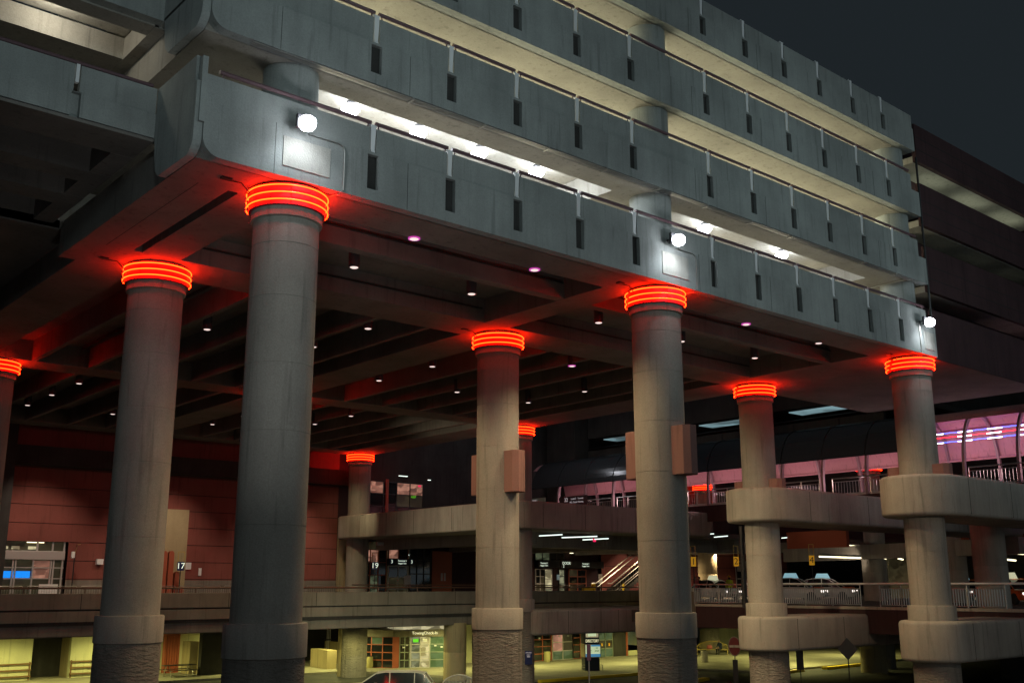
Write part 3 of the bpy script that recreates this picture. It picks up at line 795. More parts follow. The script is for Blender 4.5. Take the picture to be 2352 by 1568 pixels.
MB().box(38.3, 49.2, YW, YW + .4, DK, 9.62).build('wall_panel', 'darkred', wl, smooth=0)
MB().box(38.35, 40.3, YW - .03, YW, DK, 8.9).build('door', 'redframe', wl, smooth=0)
for x in (39.2, 39.5): MB().box(x, x + .16, YW - .07, YW - .03, 6.6, 7.2).build('door_pull', 'pale', wl, smooth=0)
up_ = thing('glazed_room', 'dark glazed room above the walkway with peach lit panes and a green clock', 'glazed room', (36, YW, 11.1))
MB().box(30.6, 60, YW + .4, YW + .8, 9.62, 25).build('back_wall', 'dark', up_, smooth=0)
glazing((32.3, YW), (37.3, YW), 11.3, 14.1, 4, 3, 'black', ['glass', 'litpeach', 'interior'], up_, lit=((0, 2, 1), (2, 2, 1), (3, 2, 1), (2, 1, 2), (3, 1, 2)))
MB().box(33.75, 34.0, YW - .08, YW - .02, 11.0, 14.3).build('red_mullion', 'redframe', up_, smooth=0)
text_mesh('clock_digits', '4:07', 'greensign', (36.35, YW - .1, 13.05), .28, (0, -1), up_)
MB().box(36.8, 37.05, YW - .1, YW - .06, 13.88, 14.0).build('exit_lamp', 'redsign', up_, smooth=0)
for x, w, z in ((34.6, .8, 14.55), (37.4, .25, 14.4)): MB().box(x, x + w, YW - .6, YW - .5, z, z + .05).build('interior_lamp', 'fluorcool', up_, smooth=0)

# DOOR 2 entrance
d2 = thing('numbered_entrance', 'dark entrance marked door two with lit glass panes left of the stairs', 'entrance', (53, YW, DK))
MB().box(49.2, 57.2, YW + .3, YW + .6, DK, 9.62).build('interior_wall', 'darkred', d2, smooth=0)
MB().box(49.2, 51.75, YW - .5, YW - .1, 7.75, 8.3).build('sign_beam', 'black', d2, smooth=0)
MB().box(51.9, 57.2, YW - .5, YW - .1, 7.72, 8.3).build('sign_beam', 'black', d2, smooth=0)
text_mesh('lettering', 'DOOR', 'lettering', (52.55, YW - .52, 8.12), .33, (0, -1), d2)
text_mesh('lettering', '2', 'lettering', (52.2, YW - .52, 7.86), .33, (0, -1), d2)
for x in (49.9, 54.9):
    text_mesh('lettering', 'Terminal 1', 'lettering', (x, YW - .52, 8.10), .2, (0, -1), d2)
    text_mesh('lettering', 'Baggage Claim', 'lettering', (x, YW - .52, 7.90), .15, (0, -1), d2)
glazing((49.35, YW), (50.4, YW), DK, 7.6, 2, 4, 'pale', ['glass', 'interior'], d2, lit=((0, 1, 1), (1, 1, 1), (1, 2, 1)), name='door')
glazing((50.4, YW), (51.25, YW), DK, 7.6, 1, 3, 'pale', ['litwarm', 'litglass'], d2, lit=((0, 0, 1),))
glazing((52.1, YW), (52.75, YW), DK, 7.6, 1, 4, 'black', ['litglass'], d2)
glazing((53.3, YW), (55.4, YW), DK, 7.6, 2, 4, 'redframe', ['glass', 'interior'], d2, lit=((0, 0, 1), (0, 3, 1)), name='door')
glazing((49.3, YW), (52.7, YW), 8.35, 9.0, 4, 1, 'black', ['litgreen', 'glass'], d2, lit=((3, 0, 1), (2, 0, 1)), name='transom')
for x, z in ((50.7, 9.05), (53.4, 9.0)): MB().box(x, x + .4, YW - .1, YW - .05, z, z + .04).build('interior_lamp', 'fluor', d2, smooth=0)
for x in (53.6, 55.0): MB().box(x, x + .16, YW - .1, YW - .05, 9.15, 9.35).build('wall_lamp', 'litwarm', d2, smooth=0)
MB().box(51.8, 52.1, YW - .1, YW - .04, 6.7, 7.15).build('notice', 'cyan', d2, smooth=0)
t = thing('standing_notice', 'white notice on a post at the foot of the stairs', 'sign', (56.2, 45, DK)); MB().box(55.9, 56.4, 44.9, 44.95, 6.4, 7.2).build('board', 'pale', t, smooth=0); MB().tube([(56.2, 45, DK), (56.2, 45, 6.5)], .03, 6).build('post', 'steel', t)

# stairs with pale handrails
st = thing('staircase', 'outdoor stair with pale steel handrails rising to the right before a red wall', 'stairs', (53, 42, DK))
A0 = Vector((53.3, 41.9, 5.3)); dS = Vector((4.9, 0, 2.75))
q = MB()
for k in range(28):
    a = k / 28; x = 53.6 + 8.0 * a; z = DK + 4.4 * a
    q.box(x, x + 8.0 / 28 + .02, 40.9, 42.8, z - .25, z + .16)
q.build('steps', 'dark', st, smooth=0)
for dy in (0, 1.9):
    q = MB().tube([(52.8, 40.9 + dy, 6.05), (53.5, 40.9 + dy, 6.05), (61.6, 40.9 + dy, 10.5)], .045)
    q.tube([(52.9, 40.9 + dy, 6.4), (53.4, 40.9 + dy, 6.4), (61.6, 40.9 + dy, 10.9)], .045)
    q.build('handrail', 'steel', st)
for dz in (.1, .32): MB().tube([(53.5, 40.88, 5.3 + dz), (61.6, 40.88, 9.75 + dz)], .04).build('stringer', 'steel', st)
q = MB()
for k in range(24): x = 53.5 + k * .33; z = 5.35 + k * .33 * .55; q.tube([(x, 40.9, z), (x, 40.9, z + .75)], .012, 4)
q.build('balusters', 'steel', st)
rw = thing('red_wall', 'bright red panelled wall behind the stairs', 'wall', (70, YW, DK))
q = MB()
for a, b_ in ((5.15, 6.8), (6.8, 7.95), (7.95, 9.1), (9.1, 9.62)): q.box(57.4, 86, YW, YW + .4, a + .02, b_ - .02)
q.build('wall_panel', 'red', rw, smooth=0)
MB().box(57.4, 86, YW + .05, YW + .35, DK, 9.62).build('joint_backing', 'groove', rw, smooth=0)

def simple(name, mb, m, label, cat, group=None, **k):
    o = mb.build(name, m, None, **k); return tag(o, label, cat, group)
yb = thing('plastic_barrier', 'yellow plastic road barrier by the handrail near the stairs', 'barrier', (47, 37.3, DK))
q = MB().box(46.4, 47.75, 37.2, 37.35, 5.3, 6.15); q.build('panel', 'yellow', yb, smooth=0, bevel=.04)
q = MB().box(47.5, 47.75, 37.15, 37.4, 5.2, 6.35); q.build('upright', 'yellow', yb, smooth=0, bevel=.03)
MB().box(46.5, 47.4, 37.17, 37.2, 5.45, 5.75).build('red_stripe', 'signred', yb, smooth=0)
simple('bollard', MB().lathe(51.8, 38, [(.09, DK), (.09, 6.3), (.06, 6.36), (0.01, 6.37)], 16), 'yellow', 'slim yellow bollard right of the stairs foot', 'bollard')

# ================================================================== DOWNLIGHTS
rows = [(0.7, 'in the front edge soffit'), (3.8, 'in the first coffered bay'), (10.0, 'just behind the second beam'), (14.0, 'in the middle bay, nearer'),
        (18.2, 'in the middle bay, farther'), (28.0, 'just behind the third beam'), (32.0, 'halfway down the far bay'), (36.0, 'deep in the far bay')]
cols = [(4.3, 'first from left'), (8.8, 'second from left'), (14.7, 'third from left'), (19.3, 'fourth from left'), (24.0, 'fifth from left')]
skip = {(10.0, 4.3), (10.0, 14.7), (10.0, 24.0), (14.0, 19.3), (0.7, 14.7), (18.2, 4.3), (18.2, 8.8), (28.0, 8.8), (32, 24.0), (28, 24), (36, 24), (28, 14.7), (32, 8.8), (36, 19.3)}
first = None
for ry, rl in rows:
    for cx_, cl in cols:
        if (ry, cx_) in skip: continue
        rec = ry == 0.7
        t = thing('downlight', 'small round downlight ' + rl + ', ' + cl, 'ceiling lamp', (cx_, ry, 15.6), 'downlights under the deck')
        zb = 15.69 if rec else 15.6
        if not rec:
            MB().lathe(cx_, ry, [(.17, zb), (.17, zb + .62)], 20).build('housing', 'housing', t)
            MB().tube([(cx_, ry, zb + .62), (cx_, ry, 16.6)], .02, 6).build('stem', 'housing', t)
        MB().lathe(cx_, ry, [(.17, zb - .035), (.17, zb - .004)], 20).build('trim', 'pinklens' if (rec or (ry, cx_) == (10, 19.3)) and ry < 11 and cx_ < 20 else 'housing', t)
        MB().lathe(cx_, ry, [(.10, zb - .05), (.125, zb - .036)], 20).build('lens', 'warmlens', t)
        e = (1250 if ry < 12 else 560) * {4.3: .36, 8.8: .85, 24.0: .6}.get(cx_, 1.0)
        light('downlight_beam', 'SPOT', (cx_, ry, zb - .08), e, (1.0, .75, .42), .08, (cx_, ry, 0), 128, .55)

# ================================================================== FLOODLIGHTS
def flood(x, y, z, label, hide=False):
    t = thing('floodlight', label, 'floodlight', (x, y, z), 'white floodlights on the car park front')
    MB().box(x - .2, x + .2, y + .02, y + .14, z - .1, z + .26).build('housing', 'housing', t, smooth=0, bevel=.03)
    n = 12; R = .235
    q = MB(); q.lathe(x, y - .10, [(.06, z - .19), (.14, z - .16), (.195, z - .09), (R * .9, z), (.195, z + .09), (.13, z + .15), (.05, z + .18)], 20)
    q.build('lens', 'lamp', t)
    MB().tube([(x, y + .1, z + .1), (x, y + .36, z + .1)], .03, 6).build('bracket', 'housing', t)
flood(-0.33, -1.32, 16.98, 'brightest white floodlight on the parapet above the nearest column')
flood(13.10, -1.32, 17.03, 'white floodlight on the parapet above the second front column')
flood(29.05, -1.32, 16.95, 'white floodlight at the right hand corner of the parapet')
for x, y, z in ((-0.33, -1.6, 16.9), (13.1, -1.6, 16.95), (29.05, -1.6, 16.87)):
    light('flood_beam', 'SPOT', (x, y, z), 190, (.85, .93, 1.0), .12, (x, y + .7, z - 2), 130, .8)
lab = ['first from the left', 'second from the left', 'third from the left', 'fourth from the left', 'fifth, right of the front middle column', 'last at the right']
for k, x in enumerate((2.84, 5.23, 7.58, 10.0, 18.66, 23.63)):
    t = thing('ceiling_floodlight', 'blazing white lamp under the lowest parking ceiling, ' + lab[k], 'ceiling lamp', (x, 1.92, 19.55), 'lamps of the lowest parking level')
    MB().lathe(x, 1.92, [(.10, 19.66), (.14, 19.67), (.14, 19.79), (.1, 19.795)], 6).build('housing', 'housing', t, smooth=0)
    MB().lathe(x, 1.92, [(.08, 19.42), (.2, 19.44), (.27, 19.54), (.22, 19.66)], 14).build('lens', 'lamp', t)
    light('ceiling_lamp_glow', 'POINT', (x, 1.75, 19.32), 190, (.84, .93, 1.0), .15)

# ================================================================== FOOTBRIDGE
fb = thing('footbridge', 'pink lit covered footbridge with curved mauve ribs crossing at the right', 'footbridge', (47.7, 20, 12))
XB = 45.7
MB().box(XB + .05, XB + 4.4, -12, 43, 11.5, 11.75).build('bridge_floor', 'pale', fb, smooth=0)
MB().box(XB - .02, XB + .12, -12, 43, 10.5, 11.6).build('bridge_girder', 'darkred', fb, smooth=0)
MB().box(XB + 4.3, XB + 4.5, -12, 43, 11.5, 12.1).build('back_kerb', 'pinkskin', fb, smooth=0)
def ribcurve(y, u):   # u 0..1 over the barrel
    a = PI * (1 - u)
    return (XB + 2.2 + 2.25 * math.cos(a), y, 11.9 + 4.1 * math.sin(a) ** .75 if 0 < u < 1 else 11.6)
ribs = [39.1 - 3.03 * k for k in range(17)]
for y in ribs:
    q = MB()
    pts = [Vector(ribcurve(y, u / 24)) for u in range(25)]
    for a, b_ in zip(pts[:-1], pts[1:]):
        d = (b_ - a).normalized(); nrm = Vector((-d.z, 0, d.x)) * .11; w = Vector((0, .07, 0))
        vs = [a + nrm + w, a - nrm + w, a - nrm - w, a + nrm - w, b_ + nrm + w, b_ - nrm + w, b_ - nrm - w, b_ + nrm - w]
        q.add(vs, [(0, 1, 2, 3), (7, 6, 5, 4), (0, 4, 5, 1), (1, 5, 6, 2), (2, 6, 7, 3), (3, 7, 4, 0)])
    q.build('rib', 'rib', fb, smooth=0)
def skin(u0, u1, y0, y1, m, name, off=0.0, n=12, th=.05):
    q = MB()
    A_ = []
    for k in range(n + 1):
        u = u0 + (u1 - u0) * k / n; p_ = Vector(ribcurve(0, u)); c = Vector((XB + 2.2, 0, 12.5)); dd = (p_ - c).normalized()
        A_.append((p_ + dd * off, p_ + dd * (off + th)))
    for a, b_ in zip(A_[:-1], A_[1:]):
        vs = [(a[0].x, y0, a[0].z), (b_[0].x, y0, b_[0].z), (b_[1].x, y0, b_[1].z), (a[1].x, y0, a[1].z), (a[0].x, y1, a[0].z), (b_[0].x, y1, b_[0].z), (b_[1].x, y1, b_[1].z), (a[1].x, y1, a[1].z)]
        q.add(vs, [(0, 1, 2, 3), (7, 6, 5, 4), (0, 4, 5, 1), (2, 6, 7, 3)])
    return q.build(name, m, fb, smooth=50)
skin(.60, .90, -12, 43, 'pinkskin', 'canopy_lining', off=.12)
skin(.30, .60, -12, 43, 'pinkskin', 'canopy_crown', off=.12)
vz = skin(.115, .50, 8.6, 42.3, 'visor', 'glass_visor', off=.24)
for y in ribs[:11]: skin(.115, .50, y - .03, y + .03, 'black', 'visor_seam', off=.29, th=.03)
for u in (.90, .72):
    p_ = ribcurve(0, u); MB().tube([(p_[0], -12, p_[2]), (p_[0], 43, p_[2])], .07).build('purlin', 'pinkskin', fb)
for y0, y1, n in ((36.0, 33.2, 0), (32.6, 30.4, 1), (26.6, 24.9, 2), (23.6, 21.0, 3), (17.8, 15.1, 4), (14.2, 9.0, 5), (5.5, -6.0, 6)):
    q = MB(); q.tube([(XB - .12, y0, 12.66), (XB - .12, y1, 12.66)], .045, 6); q.build('handrail', 'steel', fb)
    q = MB(); q.tube([(XB - .05, y0, 12.45), (XB - .05, y1, 12.45)], .02, 5); q.tube([(XB - .05, y0, 11.7), (XB - .05, y1, 11.7)], .02, 5)
    for k in range(int(abs(y1 - y0) / .2) + 1): yy = y0 - .2 * k; q.tube([(XB - .05, yy, 11.7), (XB - .05, yy, 12.45)], .012, 4)
    for yy in (y0, (y0 + y1) / 2, y1): q.tube([(XB - .08, yy, 11.6), (XB - .08, yy, 12.66)], .03, 5)
    q.build('balustrade', 'steel', fb)
# neon strips under the right end of the canopy
for x, z, base in ((XB + 2.5, 15.07, 'blueneon'), (XB + 2.7, 14.85, 'redneon'), (XB + 2.4, 14.52, 'blueneon')):
    MB().tube([(x, 9.6, z), (x, -9, z)], .025, 6).build('neon_strip', base, fb)
    y = 8.9 if base != 'redneon' else 7.3
    while y > -8:
        MB().tube([(x - .05, y, z - .03), (x - .05, y - .85, z - .03)], .028, 6).build('white_tube', 'whiteneon', fb)
        y -= 1.75
MB().box(XB + .6, XB + .75, 38.0, 41.9, 11.9, 12.75).build('sign_wall', 'pinkskin', fb, smooth=0)
nrm = (-1, -.05)
sg = thing('footbridge_sign', 'pink wall sign reading thirty two at the left end of the footbridge', 'sign', (45.4, 37.5, 12.2))
a = P(1288, 1140, X=45.4); b_ = P(1335, 1150, X=45.4)
MB().box(45.40, 45.46, b_.y - .6, a.y + .2, 12.3, 13.05).build('board', 'darkred', sg, smooth=0)
text_mesh('number', '32', 'letterwhite', (45.38, P(1300, 1142, X=45.38).y, 12.78), .42, (-1, 0), sg)
text_mesh('lettering', 'Level 2', 'letterwhite', (45.38, P(1317, 1140, X=45.38).y, 12.84), .2, (-1, 0), sg)
text_mesh('lettering', 'ALL Gates', 'letterwhite', (45.38, P(1317, 1140, X=45.38).y, 12.58), .2, (-1, 0), sg)
text_mesh('lettering', 'Terminal', 'letterwhite', (45.38, P(1333, 1140, X=45.38).y, 12.84), .17, (-1, 0), sg)
text_mesh('lettering', 'Ticketing', 'letterwhite', (45.38, P(1333, 1140, X=45.38).y, 12.58), .17, (-1, 0), sg)
s2 = thing('grey_direction_sign', 'grey sign box reading terminal one ticketing at the footbridge start', 'sign', (45.0, 41, 12.6))
MB().box(45.0, 45.12, 40.0, 41.9, 12.55, 13.1).build('board', 'green_frame', s2, smooth=0)
text_mesh('lettering', 'Terminal 1', 'letterwhite', (44.98, 41.3, 12.93), .2, (-1, 0), s2)
text_mesh('lettering', 'Ticketing', 'letterwhite', (44.98, 41.3, 12.70), .18, (-1, 0), s2)
for y in [37, 31, 25, 19, 13, 7, 1]:
    light('canopy_pink_light', 'POINT', (XB + 1.3, y, 12.6), 120, (1.0, .62, .66), .3)

# ================================================================== FAR CAR PARK BEHIND
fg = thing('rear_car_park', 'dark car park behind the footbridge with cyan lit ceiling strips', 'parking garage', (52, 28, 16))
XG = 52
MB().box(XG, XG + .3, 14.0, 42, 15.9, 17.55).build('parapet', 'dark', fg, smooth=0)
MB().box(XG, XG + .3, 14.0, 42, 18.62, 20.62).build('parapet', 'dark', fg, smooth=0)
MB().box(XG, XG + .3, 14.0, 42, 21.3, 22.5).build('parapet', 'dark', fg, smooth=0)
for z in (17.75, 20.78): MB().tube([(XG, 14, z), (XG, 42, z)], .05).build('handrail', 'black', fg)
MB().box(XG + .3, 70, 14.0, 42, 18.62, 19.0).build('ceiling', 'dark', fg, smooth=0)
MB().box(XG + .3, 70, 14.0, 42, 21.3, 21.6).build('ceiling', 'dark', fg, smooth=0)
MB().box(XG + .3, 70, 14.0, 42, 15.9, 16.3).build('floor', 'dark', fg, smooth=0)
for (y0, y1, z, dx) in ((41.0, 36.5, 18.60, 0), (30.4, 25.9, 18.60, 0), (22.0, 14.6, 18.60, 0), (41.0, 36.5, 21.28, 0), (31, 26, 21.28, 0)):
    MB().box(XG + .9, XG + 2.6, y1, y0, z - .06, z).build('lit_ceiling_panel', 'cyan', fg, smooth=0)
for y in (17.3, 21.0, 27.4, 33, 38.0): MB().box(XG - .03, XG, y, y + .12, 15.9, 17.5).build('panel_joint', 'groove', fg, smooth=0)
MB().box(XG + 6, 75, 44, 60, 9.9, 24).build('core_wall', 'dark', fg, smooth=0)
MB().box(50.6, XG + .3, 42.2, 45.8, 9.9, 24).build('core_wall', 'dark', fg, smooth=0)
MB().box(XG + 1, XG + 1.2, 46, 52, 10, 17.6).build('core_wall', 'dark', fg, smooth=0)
al = thing('stair_landing', 'small lit stair landing with a barred railing right of the peeking neon ring', 'balcony', (52, 47.6, 17.8))
MB().box(52, 55, 46.2, 49.2, 17.5, 17.75).build('floor', 'dark', al, smooth=0)
MB().box(54.9, 55.1, 46.2, 49.2, 17.75, 20.6).build('back_wall', 'pale', al, smooth=0)
MB().box(52, 55, 46.1, 46.2, 17.75, 20.6).build('side_wall', 'boxred', al, smooth=0)
MB().box(52, 55.1, 46.2, 49.2, 20.6, 20.8).build('ceiling', 'white', al, smooth=0)
q = MB().tube([(52, 49, 18.95), (52, 46.3, 18.95)], .05); 
for k in range(18): q.tube([(52, 49 - k * .155, 17.8), (52, 49 - k * .155, 18.9)], .018, 4)
q.build('railing', 'steel', al)
MB().box(54.8, 54.88, 48.0, 48.8, 18.1, 18.3).build('lit_window', 'cyan', al, smooth=0)
light('landing_lamp', 'POINT', (53.4, 47.6, 20.2), 55, (1, .85, .75), .15)
# dark block behind everything
bk = thing('rear_terminal_block', 'dark unlit terminal block closing the background at the right', 'building', (100, 60, 0))
MB().box(86, 160, YW + 1, YW + 4, 0, 24).build('wall', 'dark', bk, smooth=0)
MB().box(78, 79, -40, 50, 10.3, 26).build('wall', 'dark', bk, smooth=0)
MB().box(104, 104.5, -30, 46, DK, 9.7).build('rank_back_wall', 'parapet', bk, smooth=0)
MB().box(138, 141, -30, 50, 0, 22).build('wall', 'dark', bk, smooth=0)
MB().box(-30, 76, YW + 12, YW + 13, 0, 16.6).build('wall', 'dark', bk, smooth=0)


# ================================================================== LOWER STREET
GZ = 0.14
WC = 54.0
lowall = thing('lower_wall', 'yellow green painted wall of the lower street at the bottom left with a dark opening', 'wall', (15, WC, 0))
ox0 = P(74, 1500, Y=WC).x; ox1 = P(147, 1500, Y=WC).x; ox2 = P(162, 1500, Y=WC).x
MB().box(-10, ox0, WC, WC + .4, 0, 3.7).build('wall_panel', 'wall', lowall, smooth=0)
MB().box(ox0, ox2, WC, WC + .4, 3.05, 3.7).build('lintel', 'wall', lowall, smooth=0)
MB().box(ox2, 27.0, WC, WC + .4, 0, 3.7).build('wall_panel', 'wall', lowall, smooth=0)
MB().box(ox0, ox2, WC + 2, WC + 2.2, 0, 3.6).build('opening_back', 'dark', lowall, smooth=0)
MB().box(ox2, ox2 + .05, WC + .4, WC + 2.1, 0, 3.4).build('opening_side', 'beige', lowall, smooth=0)
for (xa, xb) in ((ox0 - 2.9, ox0), (ox2, ox2 + 3.2)):
    q = MB()
    for z in (.35, .75, 1.15): q.box(xa, xb, WC - .16, WC - .06, z, z + .09)
    for x in (xa + .1, xb - .1): q.box(x - .04, x + .04, WC - .08, WC, .1, 1.3)
    q.build('wall_rail', 'railwood', lowall, smooth=0)
# panelled red door beyond the left columns, corner wall and picnic bench
x0 = P(376, 1500, Y=53.5).x; x1 = P(411, 1500, Y=53.5).x
o = MB()
for k in range(6): o.box(x0 + (x1 - x0) * k / 6 + .02, x0 + (x1 - x0) * (k + 1) / 6 - .02, 53.4, 53.8, 0, 3.7)
tag(o.build('ribbed_panel', 'redframe', None, smooth=0), 'ribbed dark red panel wall between the two left columns on the lower street', 'wall panel')
x0 = P(429, 1500, Y=52).x; x1 = P(447, 1500, Y=52).x; x2 = P(463, 1500, Y=52).x
o = MB().box(x0, x1, 51.5, 52.8, GZ, 2.35); o.box(x1, x2, 51.2, 51.9, GZ, 2.3)
tag(o.build('low_wall_block', 'beige', None, smooth=0), 'tan block wall just left of the nearest column at street level', 'wall')
x3 = P(463, 1500, Y=50).x; x4 = P(520, 1500, Y=50).x
o = MB().box(x3, x4, 50, 50.5, 0, 3.7)
tag(o.build('dark_pier', 'dark', None, smooth=0), 'dark square pier on the lower street directly left of the nearest column', 'pier')
def picnic(x, y):
    t = thing('picnic_table', 'metal picnic table at street level between the two left columns', 'table', (x, y, GZ))
    MB().box(x - 1.1, x + 1.1, y - .38, y + .38, GZ + .72, GZ + .77).build('table_top', 'black', t, smooth=0)
    for dy in (-.7, .7): MB().box(x - 1.1, x + 1.1, y + dy - .13, y + dy + .13, GZ + .42, GZ + .46).build('seat', 'black', t, smooth=0)
    for dx in (-.8, .8):
        MB().tube([(x + dx, y - .7, GZ), (x + dx, y - .25, GZ + .72)], .03, 6).tube([(x + dx, y + .7, GZ), (x + dx, y + .25, GZ + .72)], .03, 6).tube([(x + dx, y - .8, GZ + .4), (x + dx, y + .8, GZ + .4)], .025, 6).build('leg', 'steel', t)
pp_ = P(400, 1512, Y=50.5); picnic(pp_.x + .3, 50.3)
# low barrier walls in front of the check in
def lowbox(label, a, b_, th, h, m='beige', nm='low_wall'):
    o = MB().obox(a, b_, 0, th, GZ - .1, GZ + h)
    return tag(o.build(nm, m, None, smooth=0, bevel=.02), label, 'low wall')
a = P(712, 1531, Z=.1); b_ = P(750, 1537, Z=.1); lowbox('front low concrete wall right of the nearest column', a, b_, -.8, 1.35)
a = P(744, 1520, Z=.1); b_ = P(814, 1529, Z=.1); lowbox('longer low concrete wall behind the first one', a, b_, -.35, 1.65)
MB().box(20, 31, 55, 55.3, 0, 3.7).build('x', 'wall')
o = bpy.data.objects['x']; o.name = 'pale_wall'; tag(o, 'pale green lit wall with pipes right of the nearest column', 'wall')
t = thing('wall_pipes', 'bundle of thin vertical pipes on the pale green wall', 'pipes', (27, 54.9, 0))
xp = P(750, 1500, Y=54.9).x
for k in range(3): MB().tube([(xp + k * .14, 54.9, 0), (xp + k * .14, 54.9, 3.7)], .03, 6).build('pipe', 'steel', t)
MB().box(xp - .3, xp + .5, 54.82, 54.9, 1.9, 1.98).build('pipe_clip', 'black', t, smooth=0)
def plain_column(px, D, r, m, label, z0=0.0, z1=4.0, X=None, Y=None):
    if X is None:
        p = P(px, 1400, D=D); X, Y = p.x, p.y
    t = thing('plain_column', label, 'column', (X, Y, z0), 'plain round columns')
    h = z1 - z0
    MB().lathe(X, Y, [(r, z0), (r, z0 + h * .48), (r - .012, z0 + h * .485), (r, z0 + h * .49), (r, z1)], 40).build('shaft', m, t)
    return t
plain_column(801, 78, .68, 'beige', 'yellowish street level column left of the check in doors', z1=3.75)
plain_column(1046, 74, .78, 'beige', 'half shadowed street level column right of the check in doors', z1=3.75)
x0 = P(1068, 1500, Y=47).x; x1 = P(1084, 1500, Y=47).x
tag(MB().box(x0, x1, 47, 47.4, GZ, 3.7).build('pale_pier', 'wall', None, smooth=0), 'narrow pale lit pier left of the tan middle column at street level', 'pier')

# check in kiosk building
ck = thing('check_in_entrance', 'glazed street level check in entrance with red frames and a cream light band', 'entrance', (35.2, 46.3, 0))
Cc = P(893, 1537, Z=.14); Rr = P(1074 - 10, 1529, Z=.14); Ll = P(840, 1527, Z=.14)
Cc = Vector((35.17, 46.4)); Rr = Vector((39.3, 44.4)); Ll = Vector((33.2, 49.6))
H = 2.42
MB().obox(Cc, Rr, 0, -4, 2.95, 3.32).build('light_band', 'litwarm', ck, smooth=0)
q = MB().obox(Ll, Cc, .12, -3, H, 2.95); q.obox(Cc, Rr, .12, -3.5, H, 2.95); q.build('fascia', 'parapet', ck, smooth=0)
MB().obox(Cc, Rr, -1.4, -1.5, GZ, H).build('interior_wall', 'litwarm', ck, smooth=0)
MB().obox(Ll, Cc, -1.4, -1.5, GZ, H).build('interior_wall', 'interior', ck, smooth=0)
dR = (Rr - Cc).normalized()
MB().obox(Cc - dR * .1, Cc + dR * .38, .06, -.2, GZ, H).build('corner_post', 'redframe', ck, smooth=0)
glazing(Ll, Cc, GZ, H, 4, 4, 'redframe', ['glass', 'litgreen', 'green_frame'], ck, lit=((2, 3, 1),))
glazing(Cc + dR * .45, Cc + dR * 1.2, GZ, H, 2, 4, 'green_frame', ['glass'], ck)
glazing(Cc + dR * 1.3, Cc + dR * 2.75, GZ, H, 2, 4, 'pale', ['litglass', 'litwarm'], ck, lit=((1, 0, 1), (1, 1, 1), (1, 2, 1), (1, 3, 1)), name='door')
glazing(Cc + dR * 2.8, Cc + dR * 4.3, GZ, H, 1, 4, 'green_frame', ['litgreen'], ck)
a = Cc + dR * 1.45; MB().obox(a, a + dR * .42, .05, .08, 2.02, 2.26).build('green_sticker', 'greensign', ck, smooth=0)
a = Cc + dR * 2.2; MB().obox(a, a + dR * .35, .05, .08, 2.05, 2.28).build('paper_notice', 'white', ck, smooth=0)
for f, z in ((.65, 1.6), (.9, 1.75), (3.1, 1.7), (3.6, 1.6)): a = Cc + dR * f; MB().obox(a, a + dR * .18, .05, .07, z, z + .09).build('sticker', 'white', ck, smooth=0)
nR = (dR.y, -dR.x)
cen = Cc + dR * 2.35 + Vector(nR) * .16
text_mesh('lettering', 'TowingCheck-In', 'lettershine', (cen.x, cen.y, 2.69), .30, nR, ck)
def litter_bin(x, y, label, m='bin', h=.78, r=.27):
    t = thing('litter_bin', label, 'litter bin', (x, y, GZ), 'street level litter bins')
    MB().lathe(x, y, [(r * .85, GZ), (r * .95, GZ + .1), (r, GZ + .16), (r, GZ + h), (r * .94, GZ + h + .04), (r * .6, GZ + h + .05)], 24).build('body', m, t)
    MB().lathe(x, y, [(r * .55, GZ + h + .051), (r * .55, GZ + h + .09)], 20).build('lid', 'black', t)
b1_ = P(848, 1533, Z=.14); litter_bin(b1_.x, b1_.y, 'yellowish square litter bin at the left end of the check in glass')
litter_bin(48.35, 43.8 - .3, 'yellowish litter bin left of the sliding doors near the kiosk')
litter_bin(57.9, 34.9, 'dark green litter bin in front of the curved bench', 'girder', .85, .3)

# storefront behind the directory kiosk
sf = thing('street_storefront', 'street level storefront with sliding glass doors behind the directory kiosk', 'storefront', (52, 44.6, 0))
ys = 44.7
MB().box(46.6, 59.8, ys + .6, ys + .8, GZ, 3.6).build('back_wall', 'interior', sf, smooth=0)
glazing((46.9, ys), (49.9, ys), GZ, 3.0, 3, 5, 'redframe', ['glass', 'litgreen'], sf, lit=((0, 3, 1), (0, 4, 1), (0, 0, 1)))
glazing((50.05, ys), (52.4, ys), GZ, 3.0, 2, 4, 'pale', ['interior', 'litpeach', 'litgreen'], sf, lit=((0, 1, 1), (0, 2, 1), (0, 0, 2), (1, 0, 2)), name='door')
glazing((52.4, ys), (53.3, ys), GZ, 3.0, 1, 5, 'redframe', ['glass'], sf)
glazing((55.4, ys), (57.3, ys), GZ, 3.0, 2, 4, 'green_frame', ['litgreen', 'interior'], sf, lit=((0, 1, 1), (1, 1, 1)), name='door')
MB().box(57.35, 58.9, ys - .1, ys + .1, GZ, 3.0).build('dark_panel', 'dark', sf, smooth=0)
MB().box(58.9, 59.1, ys - .15, ys + .1, GZ, 3.0).build('corner_post', 'redframe', sf, smooth=0)
MB().box(50.3, 51.1, ys - .1, ys - .06, 2.72, 2.95).build('green_sticker', 'greensign', sf, smooth=0)
for x, z in ((47.6, 2.3), (48.4, 1.9), (50.7, 2.0), (51.7, 2.0), (52.9, 2.2), (57.9, 2.2), (51.6, 2.75), (55.7, 2.75), (56.6, 2.75)):
    MB().box(x, x + .2, ys - .1, ys - .07, z, z + .12).build('sticker', 'white', sf, smooth=0)
for x in (55.8, 56.7): MB().box(x, x + .14, ys - .1, ys - .07, 1.05, 1.3).build('yellow_sticker', 'orange', sf, smooth=0)
vm = thing('vending_alcove', 'bright glassy alcove with shelves at the right end of the storefront', 'display', (60.5, 46, 0))
